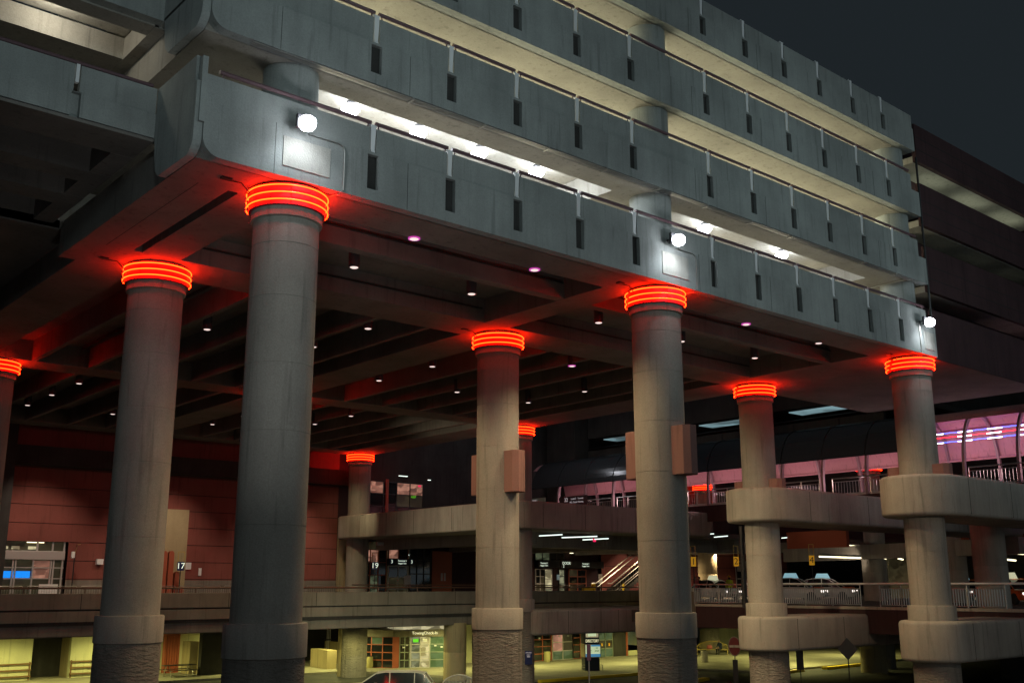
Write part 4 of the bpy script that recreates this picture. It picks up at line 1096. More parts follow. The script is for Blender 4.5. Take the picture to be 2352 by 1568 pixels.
MB().box(59.4, 61.3, 46.8, 47.0, 0.5, 3.3).build('lit_back', 'cyan', vm, smooth=0)
q = MB()
for z in (.9, 1.5, 2.0, 2.5, 3.0): q.box(59.4, 61.0, 46.4, 46.8, z, z + .05)
q.build('shelf', 'green_frame', vm, smooth=0)
MB().box(61.3, 63.5, 45.0, 46.6, .9, 3.4).build('side_wall', 'wall', vm, smooth=0)
MB().box(59.2, 66, 44.6, 44.9, GZ, .55).build('low_plinth', 'wall', vm, smooth=0)

# directory kiosk
kx, ky = 44.9, 34.8
kd = thing('directory_kiosk', 'dark blue directory kiosk with a lit map panel facing the street', 'kiosk', (kx, ky, GZ))
f = Vector((CAM.x - kx, CAM.y - ky)).normalized(); an = math.radians(16)
f = Vector((f.x * math.cos(an) - f.y * math.sin(an), f.x * math.sin(an) + f.y * math.cos(an)))
rk = Vector((-f.y, f.x)); ko = Vector((kx, ky))
a, b_ = ko - rk * .56, ko + rk * .56
MB().obox(a, b_, 0, -.95, GZ, 3.3).build('cabinet', 'navy', kd, smooth=0, bevel=.02)
MB().obox(a - rk * .06, b_ + rk * .06, .18, -1.0, 1.08, 2.02).build('map_case', 'beige', kd, smooth=0, bevel=.02)
MB().obox(a - rk * .0, b_ + rk * .0, .19, .17, 1.13, 1.98).build('map_panel', 'mapwhite', kd, smooth=0)
MB().obox(a - rk * .0, b_ + rk * .0, .20, .18, 1.13, 1.34).build('blue_strip', 'mapblue', kd, smooth=0)
MB().obox(a + rk * .42, b_ + rk * .0, .20, .18, 1.86, 1.98).build('blue_strip', 'mapblue', kd, smooth=0)
q = MB()
for cxk in (-.28, .3):
    for an2 in (20, 150, 200, 330):
        c0 = ko + rk * cxk; c1 = c0 + rk * (.2 * math.cos(math.radians(an2)))
        z1_ = 1.55 + .2 * math.sin(math.radians(an2)) * .8
        q.tube([(c0.x + f.x * .205, c0.y + f.y * .205, 1.55), (c1.x + f.x * .205, c1.y + f.y * .205, z1_)], .015, 4)
for z in (1.78, 1.72): 
    c0 = ko + rk * .2 + f * .205; c1 = ko + rk * .4 + f * .205; q.tube([(c0.x, c0.y, z), (c1.x, c1.y, z)], .012, 4)
q.build('map_drawing', 'navy', kd)
text_mesh('lettering', 'DIRECTORY', 'lettershine', (ko.x + f.x * .03, ko.y + f.y * .03, 2.24), .30, f, kd, sx=.62)
MB().obox(a + rk * .08, b_ - rk * .08, .04, .01, 2.50, 2.78).build('lit_header', 'litwarm', kd, smooth=0)
MB().obox(a + rk * .25, b_ - rk * .25, .05, .03, 2.58, 2.78).build('header_emblem', 'mapwhite', kd, smooth=0)
q = MB()
for s in (-1, 1):
    c0 = ko + rk * (.56 * s); c1 = ko + rk * (.78 * s)
    q.tube([(c1.x, c1.y, GZ), (c1.x, c1.y, .55), (c0.x, c0.y, .55)], .025, 5); q.tube([(c1.x, c1.y, .4), (c0.x, c0.y, .4)], .02, 5)
q.build('guard_rail', 'steel', kd)

# sign posts of the lower street
def pole_sign(px, py_top, D, label, kind, h=None):
    p = P(px, py_top, D=D); x, y, z = p
    n = Vector((CAM.x - x, CAM.y - y, 0)).normalized(); r = Vector((-n.y, n.x, 0)); o = Vector((x, y, 0))
    t = thing('street_sign', label, 'sign', (x, y, 0))
    MB().tube([(x, y, 0.004), (x, y, z)], .03, 6).build('post', 'steel' if kind == 'thin' else 'black', t)
    if kind == 'thin':
        MB().obox(o - r * .09 + n * .05, o + r * .09 + n * .05, -.02, .02, z - .7, z).build('plate', 'purple', t, smooth=0, bevel=.008)
    if kind == 'diamond':
        q = MB(); c = Vector((x, y, z - .45)) + n * .04; u = Vector((0, 0, .5)); rr = r * .45
        vs = [c + u, c + rr, c - u, c - rr, c + u - n * .02, c + rr - n * .02, c - u - n * .02, c - rr - n * .02]
        q.add(vs, [(0, 1, 2, 3), (7, 6, 5, 4), (0, 4, 5, 1), (1, 5, 6, 2), (2, 6, 7, 3), (3, 7, 4, 0)]); q.build('plate', 'black', t, smooth=0)
    if kind == 'round':
        for nm, R_, dz, m, off in (('rim', .40, 0, 'parapet', .03), ('face', .36, 0, 'signred', .05)):
            q = MB(); c = Vector((x, y, z - .42)) + n * off; nn = 24
            vs = [c + r * R_ * math.cos(2 * PI * k / nn) * .8 + Vector((0, 0, R_ * math.sin(2 * PI * k / nn) * 1.25)) for k in range(nn)]
            vs += [v - n * .015 for v in vs]
            q.add(vs, [tuple(range(nn)), tuple(range(nn, 2 * nn))[::-1]] + [(k, (k + 1) % nn, (k + 1) % nn + nn, k + nn) for k in range(nn)]); q.build(nm, m, t, smooth=0)
        c = o + n * .08; MB().obox(c - r * .26, c + r * .26, -.01, .01, z - .48, z - .36).build('white_bar', 'girder', t, smooth=0)
        MB().obox(o - r * .13, o + r * .13, -.05, .05, .9, z - 1.1).build('post_sleeve', 'black', t, smooth=0)
    if kind == 'sleeve':
        MB().obox(o - r * .17, o + r * .17, -.05, .05, z - 1.9, z - .4).build('post_sleeve', 'black', t, smooth=0)
        MB().obox(o - r * .3, o + r * .3, -.02, .02, z - .35, z).build('plate', 'signred', t, smooth=0)
pole_sign(1352, 1478, 48, 'thin pole with a narrow purple sign in front of the directory kiosk', 'thin')
pole_sign(1686, 1464, 58, 'round red no entry sign on a dark post left of the curved girder', 'round')
pole_sign(1833, 1445, 55, 'dark sleeved post under the lower girder beside the yellow kerb', 'sleeve')
pole_sign(1945, 1466, 52, 'dark diamond warning sign on a thin pole under the lower girder', 'diamond')
for k, (px, D, h, w) in enumerate(((1903, 50, 1.15, .35), (2196, 50, .9, .3))):
    p = P(px, 1568, D=D); t = thing('ticket_box', 'dark upright box on the lower street ' + ('between the sleeved post and the diamond sign' if k == 0 else 'at the foot of the corner column'), 'box', (p.x, p.y, 0))
    MB().box(p.x - w / 2, p.x + w / 2, p.y - .2, p.y + .2, 0.004, 1.5 + h * .4).build('cabinet', 'black', t, smooth=0, bevel=.03)
    MB().box(p.x - w / 2 - .03, p.x + w / 2 + .03, p.y - .23, p.y + .23, 1.5 + h * .4, 1.56 + h * .4).build('cap', 'dark', t, smooth=0)
# blue sign on the third row column
lp = P(1214, 1500, Y=YD - .9)
lx = lp.x
t = thing('limousine_sign', 'small blue limousine only sign on the dark column behind the tan one', 'sign', (lx, lp.y, 1.4))
n = Vector((CAM.x - lx, CAM.y - lp.y)).normalized(); r = Vector((-n.y, n.x)); c = Vector((lx, lp.y)) + n * .12
MB().obox(c - r * .21, c + r * .21, -.02, .02, 1.85, 2.60).build('plate', 'blueplate', t, smooth=0)
text_mesh('lettering', 'LIMOUSINE', 'letterwhite', (c.x + n.x * .03, c.y + n.y * .03, 2.50), .10, n, t, sx=.68)
text_mesh('lettering', 'ONLY', 'letterwhite', (c.x + n.x * .03, c.y + n.y * .03, 2.37), .10, n, t, sx=.8)
MB().obox(c - r * .09 + n * .03, c + r * .09 + n * .03, -.005, .005, 2.26, 2.29).build('arrow_bar', 'letterwhite', t, smooth=0)

# bench
def bench(x, y, n, label, w=1.9, m='wood'):
    n = Vector(n).normalized(); r = Vector((-n.y, n.x)); o = Vector((x, y))
    t = thing('bench', label, 'bench', (x, y, GZ), 'slatted benches with curved backs')
    MB().obox(o - r * w / 2, o + r * w / 2, .28, -.2, GZ + .40, GZ + .46).build('seat', m, t, smooth=0)
    q = MB(); pts = []
    for k in range(13):
        s = -1 + 2 * k / 12; h = .62 + .42 * math.cos(s * PI / 2) ** .7 if abs(s) < 1 else .62
        c = o + r * (w / 2 * s) - n * .22; pts.append((c.x, c.y, GZ + h + .1))
    q.tube(pts, .04, 6)
    for k in range(1, 24):
        s = -1 + 2 * k / 24; h = .62 + .42 * math.cos(s * PI / 2) ** .7; c = o + r * (w / 2 * s) - n * .22
        q.tube([(c.x, c.y, GZ + .45), (c.x, c.y, GZ + h + .08)], .018, 4)
    q.build('backrest', m, t)
    for s in (-1, 1):
        c = o + r * (w / 2 * s)
        q = MB(); q.tube([(c.x + n.x * .25, c.y + n.y * .25, GZ), (c.x + n.x * .25, c.y + n.y * .25, GZ + .66), (c.x - n.x * .22, c.y - n.y * .22, GZ + .68), (c.x - n.x * .22, c.y - n.y * .22, GZ)], .045, 6)
        q.build('arm_and_legs', m, t)
nb = Vector((CAM.x - 66.8, CAM.y - 40.0))
bench(66.0, 40.6, nb, 'cream curved back bench with a seated person at street level', 2.7)
bench(69.2, 39.0, nb, 'cream bench right of the seated person, partly behind the no entry sign', 2.2)
bp_ = P(1055, 1560, D=62); bench(bp_.x, bp_.y, (CAM.x - bp_.x, CAM.y - bp_.y), 'dark curved back bench at the foot of the street level column', 1.9, 'girder')
pl = P(2000, 1478, D=80)
plain_column(1998, 84, .95, 'beige', 'short wide street level column behind the yellow kerb', z1=3.6)
plain_column(1634, 107, .95, 'beige', 'yellowish street level column behind the cream bench', z1=3.6)
plain_column(2330, 62, .95, 'dark', 'dark street level column at the bottom right corner', z1=3.6)
tag(MB().box(70, 100, 44.0, 44.5, GZ, 4.0).build('rear_street_wall', 'wall', None, smooth=0), 'dim yellow wall at the back of the lower street behind the bench', 'wall')

# ---------------- upper road, right side
def tall_column(px, D, r, label, m='col', z1=9.3):
    p = P(px, 1300, D=D); plain_column(0, 0, r, m, label, z0=DK, z1=z1, X=p.x, Y=p.y)
tall_column(1625, 94, .82, 'beige column behind the person with the yellow vest', 'beige')
tall_column(2006, 82, .80, 'tan column between the second row column and the corner column')
tall_column(2192, 74, .78, 'tan column just right of the corner column')
tall_column(2275, 57, .78, 'dark thick column near the right edge of the photo', 'col')
tall_column(1772, 100, .9, 'dark faint column behind the second row column', 'dark')
def red_panel(px0, px1, py0, py1, D, label):
    a = P(px0, py0, D=D); b_ = P(px1, py0, D=D - 3); c = P(px0, py1, D=D)
    o = MB().obox(a, b_, 0, -.3, c.z, a.z)
    tag(o.build('hanging_red_panel', 'redframe', None, smooth=0), label, 'wall panel', 'red fascia panels above the upper road')
red_panel(1806, 1943, 1222, 1260, 78, 'wide orange red fascia panel right of the second row column')
red_panel(2169, 2214, 1228, 1262, 76, 'small orange red fascia panel right of the corner column')
red_panel(2301, 2353, 1230, 1266, 74, 'orange red fascia panel at the right edge')
def tubebar(px0, px1, py, D, label, m='fluor', r=.055):
    a = P(px0, py - 1.5, D=D); b_ = P(px1, py + 1.5, D=D)
    t = thing('strip_lamp', label, 'strip lamp', a, 'yellow strip lamps over the taxi rank')
    MB().tube([a, b_], r, 6).build('tube', m, t)
    up = Vector((0, 0, .1)); MB().tube([a + up, b_ + up], .08, 4).build('housing', 'housing', t)
for i_, (x0, x1, y, D) in enumerate(((1936, 1985, 1253, 85), (1881, 1978, 1279, 78), (2024, 2075, 1256, 84), (2024, 2036, 1281, 80), (2062, 2075, 1283, 80), (2171, 2212, 1262, 78), (2192, 2214, 1281, 74), (2302, 2352, 1270, 74), (2303, 2334, 1285, 72))):
    tubebar(x0, x1, y, D, 'yellow white strip lamp over the taxi rank, ' + ['above the long one', 'longest one, left of the tan column', 'right of the tan column, upper', 'tiny one right of the tan column', 'tiny one beside the corner column', 'right of the corner column, upper', 'right of the corner column, lower', 'at the right edge, upper', 'at the right edge, lower'][i_])
for i_, (x0, x1, y, D) in enumerate(((1238, 1292, 1229, 66), (1290, 1372, 1233, 67), (1338, 1398, 1238, 68), (1588, 1640, 1227, 76), (1640, 1672, 1232, 76), (1795, 1830, 1234, 78))):
    a = P(x0, y + 1, D=D); b_ = P(x1, y - 2, D=D)
    t = thing('thin_strip_lamp', 'thin pale strip lamp under the walkway, ' + ['left of three', 'middle of three', 'right of three', 'right of the big front column', 'short, right of the big front column', 'right of the second row column'][i_], 'strip lamp', a, 'thin strip lamps under the walkway')
    MB().tube([a, b_], .035, 6).build('tube', 'fluorcool', t)
    MB().tube([a + Vector((0, 0, .07)), b_ + Vector((0, 0, .07))], .05, 4).build('housing', 'housing', t)
o = P(1365, 1240, D=68); tag(MB().box(o.x - .12, o.x + .12, o.y - .03, o.y, o.z - .1, o.z + .1).build('exit_sign', 'redsign', None, smooth=0), 'tiny red glowing sign under the walkway', 'exit sign')
tg = thing('taxi_rank_ceiling', 'low grey ceiling beams over the taxi rank', 'ceiling', (70, 15, 9))
q = MB(); 
a = P(1812, 1290, D=88); b_ = P(2360, 1298, D=70)
q.obox(a, b_, 0, .5, a.z, a.z + 1.0); q.build('beam', 'girder', tg, smooth=0)
MB().box(67, 104, -25, 45.9, 9.62, 9.9).build('ceiling_slab', 'dark', tg, smooth=0)
# doors and wall details behind the taxis
tb = thing('taxi_side_entrance', 'pale framed entrance behind the taxi with a peach lit pane', 'entrance', (80, YW, DK))
a = P(1690, 1300, Y=YW - .2).x; b_ = P(1735, 1300, Y=YW - .2).x
glazing((a, YW - .2), (b_, YW - .2), DK, 8.6, 4, 4, 'pale', ['glass', 'litpeach'], tb, lit=((2, 1, 1), (2, 0, 1), (3, 0, 1), (3, 1, 1)))
MB().box(a, b_, YW - .3, YW - .15, 7.6, 8.3).build('header', 'pale', tb, smooth=0)
a = P(2110, 1330, D=104); MB().box(a.x - 5, a.x + 5, a.y, a.y + .2, DK, 8.6).build('dim_window', 'interior', tb, smooth=0)
for k, (px, tx, where) in enumerate(((1596, '1', 'at the left, beside the big front column'), (1695, '2', 'beside the vested person'), (2081 - 827 + 0, '4', '')) ):
    if k == 2: px = 1870; lab_ = 'numbered yellow 4 sign on a thin post right of the second row column'
    else: lab_ = 'numbered yellow %s sign on a thin post ' % tx + where
    p = P(px, 1370, D=72)
    post_sign(p.x, p.y, DK, tx, lab_, 'orange', h=2.95 if k < 2 else 3.0, tcol='black', w=.34, ph=.62)
ml = P(1706, 1290, D=53)
t = thing('round_mirror_post', 'dark post with round mirror hugging the left side of the second row column', 'traffic mirror', (ml.x, ml.y, DK))
MB().tube([(ml.x, ml.y, 5.2), (ml.x, ml.y, 9.1)], .12, 8).build('post', 'black', t)
MB().lathe(0, 0, [(.02, 0), (.42, .02), (.42, .06), (.02, .07)], 24).build('mirror', 'black', t, local=True).matrix_local = Matrix.Translation((-.15, -.12, 2.15)) @ Matrix.Rotation(PI / 2, 4, 'Y') @ Matrix.Rotation(.8, 4, 'X')

# ================================================================== VEHICLES
def car(name, label, loc, heading, paint, L=4.5, W=1.78, Hh=1.48, style='sedan', sign=None, accent=None, group=None, zoff=0):
    t = thing(name, label, 'taxi' if sign else 'car', loc, group)
    ground = .18
    # stations along the length: x, z bottom, z belt, half width
    if style == 'suv':
        body = [(-.5, .42, .78, .80), (-.485, .30, .98, .90), (-.42, .26, 1.04, .97), (-.2, .24, 1.04, 1.0), (.1, .24, 1.0, 1.0), (.28, .25, .96, .99), (.42, .28, .88, .93), (.485, .32, .72, .80), (.5, .38, .62, .70)]
        cab = [(-.475, 1.00, .86), (-.40, 1.60, .66), (-.30, 1.70, .68), (0.02, 1.71, .68), (.12, 1.62, .67), (.285, .98, .84)]
        Hs = Hh / 1.71
    else:
        body = [(-.5, .42, .72, .78), (-.48, .30, .90, .88), (-.40, .25, .96, .96), (-.2, .22, .95, 1.0), (.1, .22, .92, 1.0), (.28, .23, .88, .98), (.42, .26, .78, .92), (.485, .30, .64, .80), (.5, .36, .55, .68)]
        cab = [(-.44, .92, .84), (-.30, 1.36, .64), (-.18, 1.46, .66), (.0, 1.48, .66), (.09, 1.40, .65), (.27, .88, .84)]
        Hs = Hh / 1.48
    vs = []; hw = W / 2; secs = len(body)
    for (fx_, zb, zt, k) in body:
        y = hw * k
        zt *= Hs
        ring = [(-y * .9, zb), (-y, zb + .12), (-y * 1.0, zb + (zt - zb) * .55), (-y * .93, zt - .06), (-y * .80, zt), (y * .80, zt), (y * .93, zt - .06), (y * 1.0, zb + (zt - zb) * .55), (y, zb + .12), (y * .9, zb)]
        vs += [(fx_ * L, a_, z_) for a_, z_ in ring]
    nR_ = 10; fs = []; 
    for i in range(secs - 1):
        for k in range(nR_): fs.append((i * nR_ + k, i * nR_ + (k + 1) % nR_, (i + 1) * nR_ + (k + 1) % nR_, (i + 1) * nR_ + k))
    fs.append(tuple(range(nR_))); fs.append(tuple(range((secs - 1) * nR_, secs * nR_))[::-1])
    MB().add(vs, fs).build('body', paint, t, smooth=40, local=True)
    # cabin: roof skin, with glass panes inset
    vs = []; base = (.92 if style != 'suv' else .98) * Hs
    for (fx_, z, k) in cab:
        vs += [(fx_ * L, -hw * .86, min(base, z * Hs)), (fx_ * L, -hw * k, z * Hs), (fx_ * L, hw * k, z * Hs), (fx_ * L, hw * .86, min(base, z * Hs))]
    fs = []; mi = []
    g2 = MB()
    for i in range(len(cab) - 1):
        o = i * 4
        side = i in (0, 1, 2, 3, 4)
        for (q4, kind) in (((o, o + 1, o + 5, o + 4), 'side'), ((o + 1, o + 2, o + 6, o + 5), 'top'), ((o + 2, o + 3, o + 7, o + 6), 'side')):
            m_ = 0
            if kind == 'side' : m_ = 1
            if kind == 'top' and i in (0, len(cab) - 2): m_ = 1
            fs.append(q4); mi.append(m_)
    mb = MB()
    for f_, m_ in zip(fs, mi): mb.f.append(list(f_)); mb.m.append(m_)
    mb.v = vs
    mb.build('cabin', [paint, 'glass'], t, smooth=25, local=True)
    # roof rails and pillars
    q = MB()
    for s in (-1, 1):
        q.tube([(c[0] * L, s * hw * c[2] * 1.0, c[1] * Hs) for c in cab], .035, 5)
        for xx in (cab[0][0] * .62, -.03, ):
            zt_ = cab[2][1] * Hs
            q.tube([(xx * L, s * hw * .87, base - .02), (xx * L, s * hw * .67, zt_ - .02)], .03, 5)
    q.build('pillars', paint, t, local=True)
    for sx_ in (-.30, .31):
        for s in (-1, 1):
            w_ = MB().lathe(0, 0, [(.20, -.11), (.30, -.11), (.325, -.07), (.325, .07), (.30, .11), (.20, .11)], 24).build('wheel', 'tyre', t, local=True)
            w_.matrix_local = Matrix.Translation((sx_ * L, s * (hw - .08), .325)) @ Matrix.Rotation(PI / 2, 4, 'X')
            r_ = MB().lathe(0, 0, [(.05, -.06), (.20, -.09), (.20, .09), (.05, .06)], 12).build('rim', 'steel', w_, local=True)
    for s in (-1, 1):
        MB().box(.455 * L, .495 * L, s * hw * .50, s * hw * .80, .56 * Hs, .70 * Hs).build('headlight', 'head', t, local=True, bevel=.02)
        MB().box(-.497 * L, -.47 * L, s * hw * .58, s * hw * .86, .72 * Hs, .92 * Hs).build('tail_light', 'tail', t, local=True, bevel=.02)
        MB().box(.10 * L, .135 * L, s * (hw * .92), s * (hw * .92 + .17), .95 * Hs, 1.06 * Hs).build('mirror', paint, t, local=True, bevel=.02)
    MB().box(.485 * L, .503 * L, -hw * .5, hw * .5, .30, .46).build('grille', 'black', t, local=True, smooth=0)
    if accent: MB().box(.30 * L, .44 * L, -hw * .72, hw * .72, .80 * Hs, .90 * Hs).build('bonnet_panel', accent, t, local=True, bevel=.03)
    if sign:
        q = MB(); q.add([(-.55, -.12, 1.0), (.55, -.12, 1.0), (.55, .12, 1.0), (-.55, .12, 1.0), (-.40, -.05, 1.36), (.40, -.05, 1.36), (.40, .05, 1.36), (-.40, .05, 1.36)], [(3, 2, 1, 0), (4, 5, 6, 7), (0, 1, 5, 4), (1, 2, 6, 5), (2, 3, 7, 6), (3, 0, 4, 7)])
        o = q.build('roof_sign', sign, t, local=True, smooth=0); o.location = (-.05 * L, 0, Hh - 1.0 + .0)
        o.rotation_euler = (0, 0, 0)
    t.rotation_euler = (0, 0, heading)
    return t
def head(px, D, ang):   # heading so the nose is turned 'ang' degrees from pointing straight at the camera
    p = P(px, 1360, D=D); return math.atan2(CAM.y - p.y, CAM.x - p.x) + math.radians(ang), p
TG = 'taxis waiting at the rank'
h_, p = head(1643, 84, 40); car('taxi', 'white taxi with a lit roof sign behind the short picket railing', (p.x, p.y, DK), h_, 'carwhite', sign='taxisign', accent='carteal', group=TG)
h_, p = head(1825, 80, 75); car('taxi', 'white and orange taxi with blue lit sign, just right of the second row column', (p.x, p.y, DK), h_, 'carwhite', Hh=1.6, sign='taxisignblue', accent='carorange', group=TG)
h_, p = head(1898, 84, 75); car('taxi', 'white and orange taxi below the yellow 4 sign', (p.x, p.y, DK), h_, 'carwhite', Hh=1.6, sign='taxisignblue', accent='carorange', group=TG)
h_, p = head(2222, 84, 20); car('taxi', 'dark taxi with a bluish lit sign right of the corner column', (p.x, p.y, DK), h_, 'carorange', sign='taxisignblue', group=TG)
h_, p = head(2330, 70, 30); car('taxi', 'orange lit taxi with a yellow sign at the right edge', (p.x, p.y, DK), h_, 'carorange', sign='taxisign', group=TG)
VP_ = P(892, 1541, Z=1.47)
car('minivan', 'champagne coloured van at the bottom edge, right of the nearest column', (VP_.x, VP_.y, 0.004), math.atan2(.56, -.83) + math.radians(-6), 'carsilver', L=5.3, W=1.85, Hh=1.48, style='suv')
p = P(1690, 1600, D=52); car('parked_car', 'glossy black car whose roof shows at the bottom edge by the second row column', (p.x - .3, p.y, 0.004), math.radians(195), 'carblack', L=4.8, W=1.9, Hh=1.72, style='suv')
p = P(2300, 1500, D=60); car('parked_car', 'black car lost in the dark under the bottom right girder', (p.x, p.y, 0.004), math.radians(170), 'carblack', L=4.8, W=1.9, Hh=1.6)

# ================================================================== PEOPLE
def person(label, loc, facing, shirt, legs, pose='stand', scale=1.0, hat=None):
    t = thing('person', label, 'person', loc)
    if pose == 'stand':
        J = {'pel': (0, 0, .95), 'che': (0, 0, 1.35), 'nek': (0, 0, 1.50), 'hed': (0.02, 0, 1.63), 'top': (0.02, 0, 1.75),
             'hl': (0, .10, .90), 'kl': (.03, .11, .50), 'al': (0, .12, .08), 'tl': (.15, .13, .04), 'hr': (0, -.10, .90), 'kr': (.0, -.11, .50), 'ar': (-.03, -.12, .08), 'tr': (.12, -.13, .04),
             'sl': (0, .19, 1.42), 'el': (-.02, .26, 1.15), 'wl': (.14, .25, .95), 'fl': (.2, .24, .87), 'sr': (0, -.19, 1.42), 'er': (-.03, -.25, 1.14), 'wr': (.16, -.20, 1.02), 'fr': (.24, -.17, .98)}
    else:
        J = {'pel': (0, 0, .52), 'che': (.10, 0, .90), 'nek': (.16, 0, 1.05), 'hed': (.22, 0, 1.16), 'top': (.24, 0, 1.28),
             'hl': (.06, .11, .50), 'kl': (.46, .14, .52), 'al': (.46, .15, .08), 'tl': (.60, .16, .04), 'hr': (.06, -.11, .50), 'kr': (.46, -.12, .52), 'ar': (.40, -.12, .08), 'tr': (.54, -.13, .04),
             'sl': (.11, .19, .97), 'el': (.18, .25, .72), 'wl': (.38, .15, .62), 'fl': (.45, .1, .60), 'sr': (.11, -.19, .97), 'er': (.18, -.25, .72), 'wr': (.38, -.15, .62), 'fr': (.45, -.1, .60)}
    R_ = {'pel': .15, 'che': .155, 'nek': .058, 'hed': .092, 'top': .075, 'hl': .09, 'kl': .065, 'al': .045, 'tl': .04, 'hr': .09, 'kr': .065, 'ar': .045, 'tr': .04, 'sl': .062, 'el': .045, 'wl': .034, 'fl': .03, 'sr': .062, 'er': .045, 'wr': .034, 'fr': .03}
    E_ = [('pel', 'che'), ('che', 'nek'), ('nek', 'hed'), ('hed', 'top'), ('pel', 'hl'), ('hl', 'kl'), ('kl', 'al'), ('al', 'tl'), ('pel', 'hr'), ('hr', 'kr'), ('kr', 'ar'), ('ar', 'tr'), ('che', 'sl'), ('sl', 'el'), ('el', 'wl'), ('wl', 'fl'), ('che', 'sr'), ('sr', 'er'), ('er', 'wr'), ('wr', 'fr')]
    ks = list(J); me = bpy.data.meshes.new('body'); me.from_pydata([J[k] for k in ks], [(ks.index(a_), ks.index(b2)) for a_, b2 in E_], [])
    o = bpy.data.objects.new('body', me); C.objects.link(o)
    md = o.modifiers.new('s', 'SKIN'); md2 = o.modifiers.new('u', 'SUBSURF'); md2.levels = 1; md2.render_levels = 1
    for i, k in enumerate(ks): me.skin_vertices[0].data[i].radius = (R_[k], R_[k]); me.skin_vertices[0].data[i].use_root = (k == 'pel')
    bpy.context.view_layer.update()
    nm = bpy.data.meshes.new_from_object(o.evaluated_get(bpy.context.evaluated_depsgraph_get())); bpy.data.objects.remove(o)
    for m_ in ('skin', shirt, legs, 'hair'): nm.materials.append(M[m_])
    zn = J['nek'][2]; zp = J['pel'][2]; cz = J['che'][2]
    for p_ in nm.polygons:
        c = p_.center; m_ = 1
        if c.z > zn + .02: m_ = 3 if (c.x < J['hed'][0] - .01 or c.z > J['hed'][2] + .07) else 0
        elif (c - Vector(J['fl'])).length < .09 or (c - Vector(J['fr'])).length < .09: m_ = 0
        elif c.z < zp - .02 and abs(c.y) < .22 and not (c - Vector(J['el'])).length < .12 or (pose == 'sit' and c.z < .6 and c.x > -.1 and (c - Vector(J['wl'])).length > .1 and (c - Vector(J['wr'])).length > .1): m_ = 2
        p_.material_index = m_; p_.use_smooth = True
    o = bpy.data.objects.new('body', nm); C.objects.link(o); o.parent = t
    hz, hx = J['hed'][2], J['hed'][0]
    MB().lathe(hx + .085, 0, [(.004, hz - .02), (.016, hz - .012), (.012, hz + .02), (.003, hz + .035)], 8).build('nose', 'skin', t, local=True)
    if hat: MB().lathe(hx, 0, [(.15, hz + .05), (.15, hz + .065), (.105, hz + .07), (.09, hz + .15), (.02, hz + .17)], 16).build('hat', hat, t, local=True)
    t.rotation_euler = (0, 0, facing); t.scale = (scale,) * 3
    return t
def fcam(p, a=0): return math.atan2(CAM.y - p.y, CAM.x - p.x) + math.radians(a)
p = P(1599, 1372, D=82); person('person in a pink top standing by the railing under the yellow 1 sign', (p.x, p.y, DK), fcam(p, 30), 'pinkshirt', 'darkcloth')
p = P(1608, 1372, D=83); person('person in dark clothes next to the one in pink', (p.x, p.y, DK), fcam(p, -60), 'darkcloth', 'darkcloth')
p = P(1632, 1372, D=92); person('dark haired person behind the white taxi', (p.x, p.y, DK), fcam(p, 150), 'darkcloth', 'darkcloth', scale=.98)
p = P(1677, 1372, D=80); person('person in a bright yellow safety vest and hat behind the taxi', (p.x, p.y, DK), fcam(p, 180), 'vest', 'darkcloth', hat='yellow')
sd = Vector((CAM.x - 66, CAM.y - 40.6)).normalized(); sr = Vector((-sd.y, sd.x))
pc = Vector((66.0, 40.6)) + sd * .05 + sr * .75
person('person in dark blue sitting hunched on the cream bench', (pc.x, pc.y, GZ), math.atan2(sd.y, sd.x) - .7, 'bluecloth', 'darkcloth', 'sit')
pc2 = Vector((66.0, 40.6)) + sd * .1 - sr * .25
tag(MB().lathe(pc2.x, pc2.y, [(.05, GZ + .47), (.22, GZ + .5), (.26, GZ + .62), (.2, GZ + .78), (.06, GZ + .84)], 14).build('cloth_bag', 'pinkshirt', None), 'soft pink bag on the cream bench beside the seated person', 'bag')

# ================================================================== LIGHT
w = bpy.data.worlds.new('World'); sc.world = w; w.use_nodes = True
nt = w.node_tree; N = nt.nodes; L_ = nt.links; bg = N['Background']
sky = N.new('ShaderNodeTexSky'); sky.sky_type = 'NISHITA'; sky.sun_disc = False; sky.sun_elevation = math.radians(-4); sky.sun_rotation = math.radians(200)
mixn = N.new('ShaderNodeMixRGB'); mixn.blend_type = 'ADD'; mixn.inputs[0].default_value = 1.0
sc_ = N.new('ShaderNodeMixRGB'); sc_.blend_type = 'MULTIPLY'; sc_.inputs[0].default_value = 1.0; sc_.inputs[2].default_value = (.05, .05, .05, 1)
L_.new(sky.outputs[0], sc_.inputs[1])
tc = N.new('ShaderNodeTexCoord'); sp_ = N.new('ShaderNodeSeparateXYZ'); L_.new(tc.outputs['Generated'], sp_.inputs[0])
mr = N.new('ShaderNodeMapRange'); mr.inputs['From Min'].default_value = .55; mr.inputs['From Max'].default_value = 0.0; mr.inputs['To Min'].default_value = 0; mr.inputs['To Max'].default_value = 1
L_.new(sp_.outputs['Z'], mr.inputs['Value'])
mr2 = N.new('ShaderNodeMapRange'); mr2.inputs['From Min'].default_value = .1; mr2.inputs['From Max'].default_value = -.6
L_.new(sp_.outputs['Y'], mr2.inputs['Value'])
mm = N.new('ShaderNodeMath'); mm.operation = 'MULTIPLY'; L_.new(mr.outputs[0], mm.inputs[0]); L_.new(mr2.outputs[0], mm.inputs[1])
gl = N.new('ShaderNodeMixRGB'); gl.inputs[1].default_value = (.0118, .0160, .0188, 1); gl.inputs[2].default_value = (.145, .168, .172, 1)
L_.new(mm.outputs[0], gl.inputs[0])
mr3 = N.new('ShaderNodeMapRange'); mr3.inputs['From Min'].default_value = .30; mr3.inputs['From Max'].default_value = .04; L_.new(sp_.outputs['Z'], mr3.inputs['Value'])
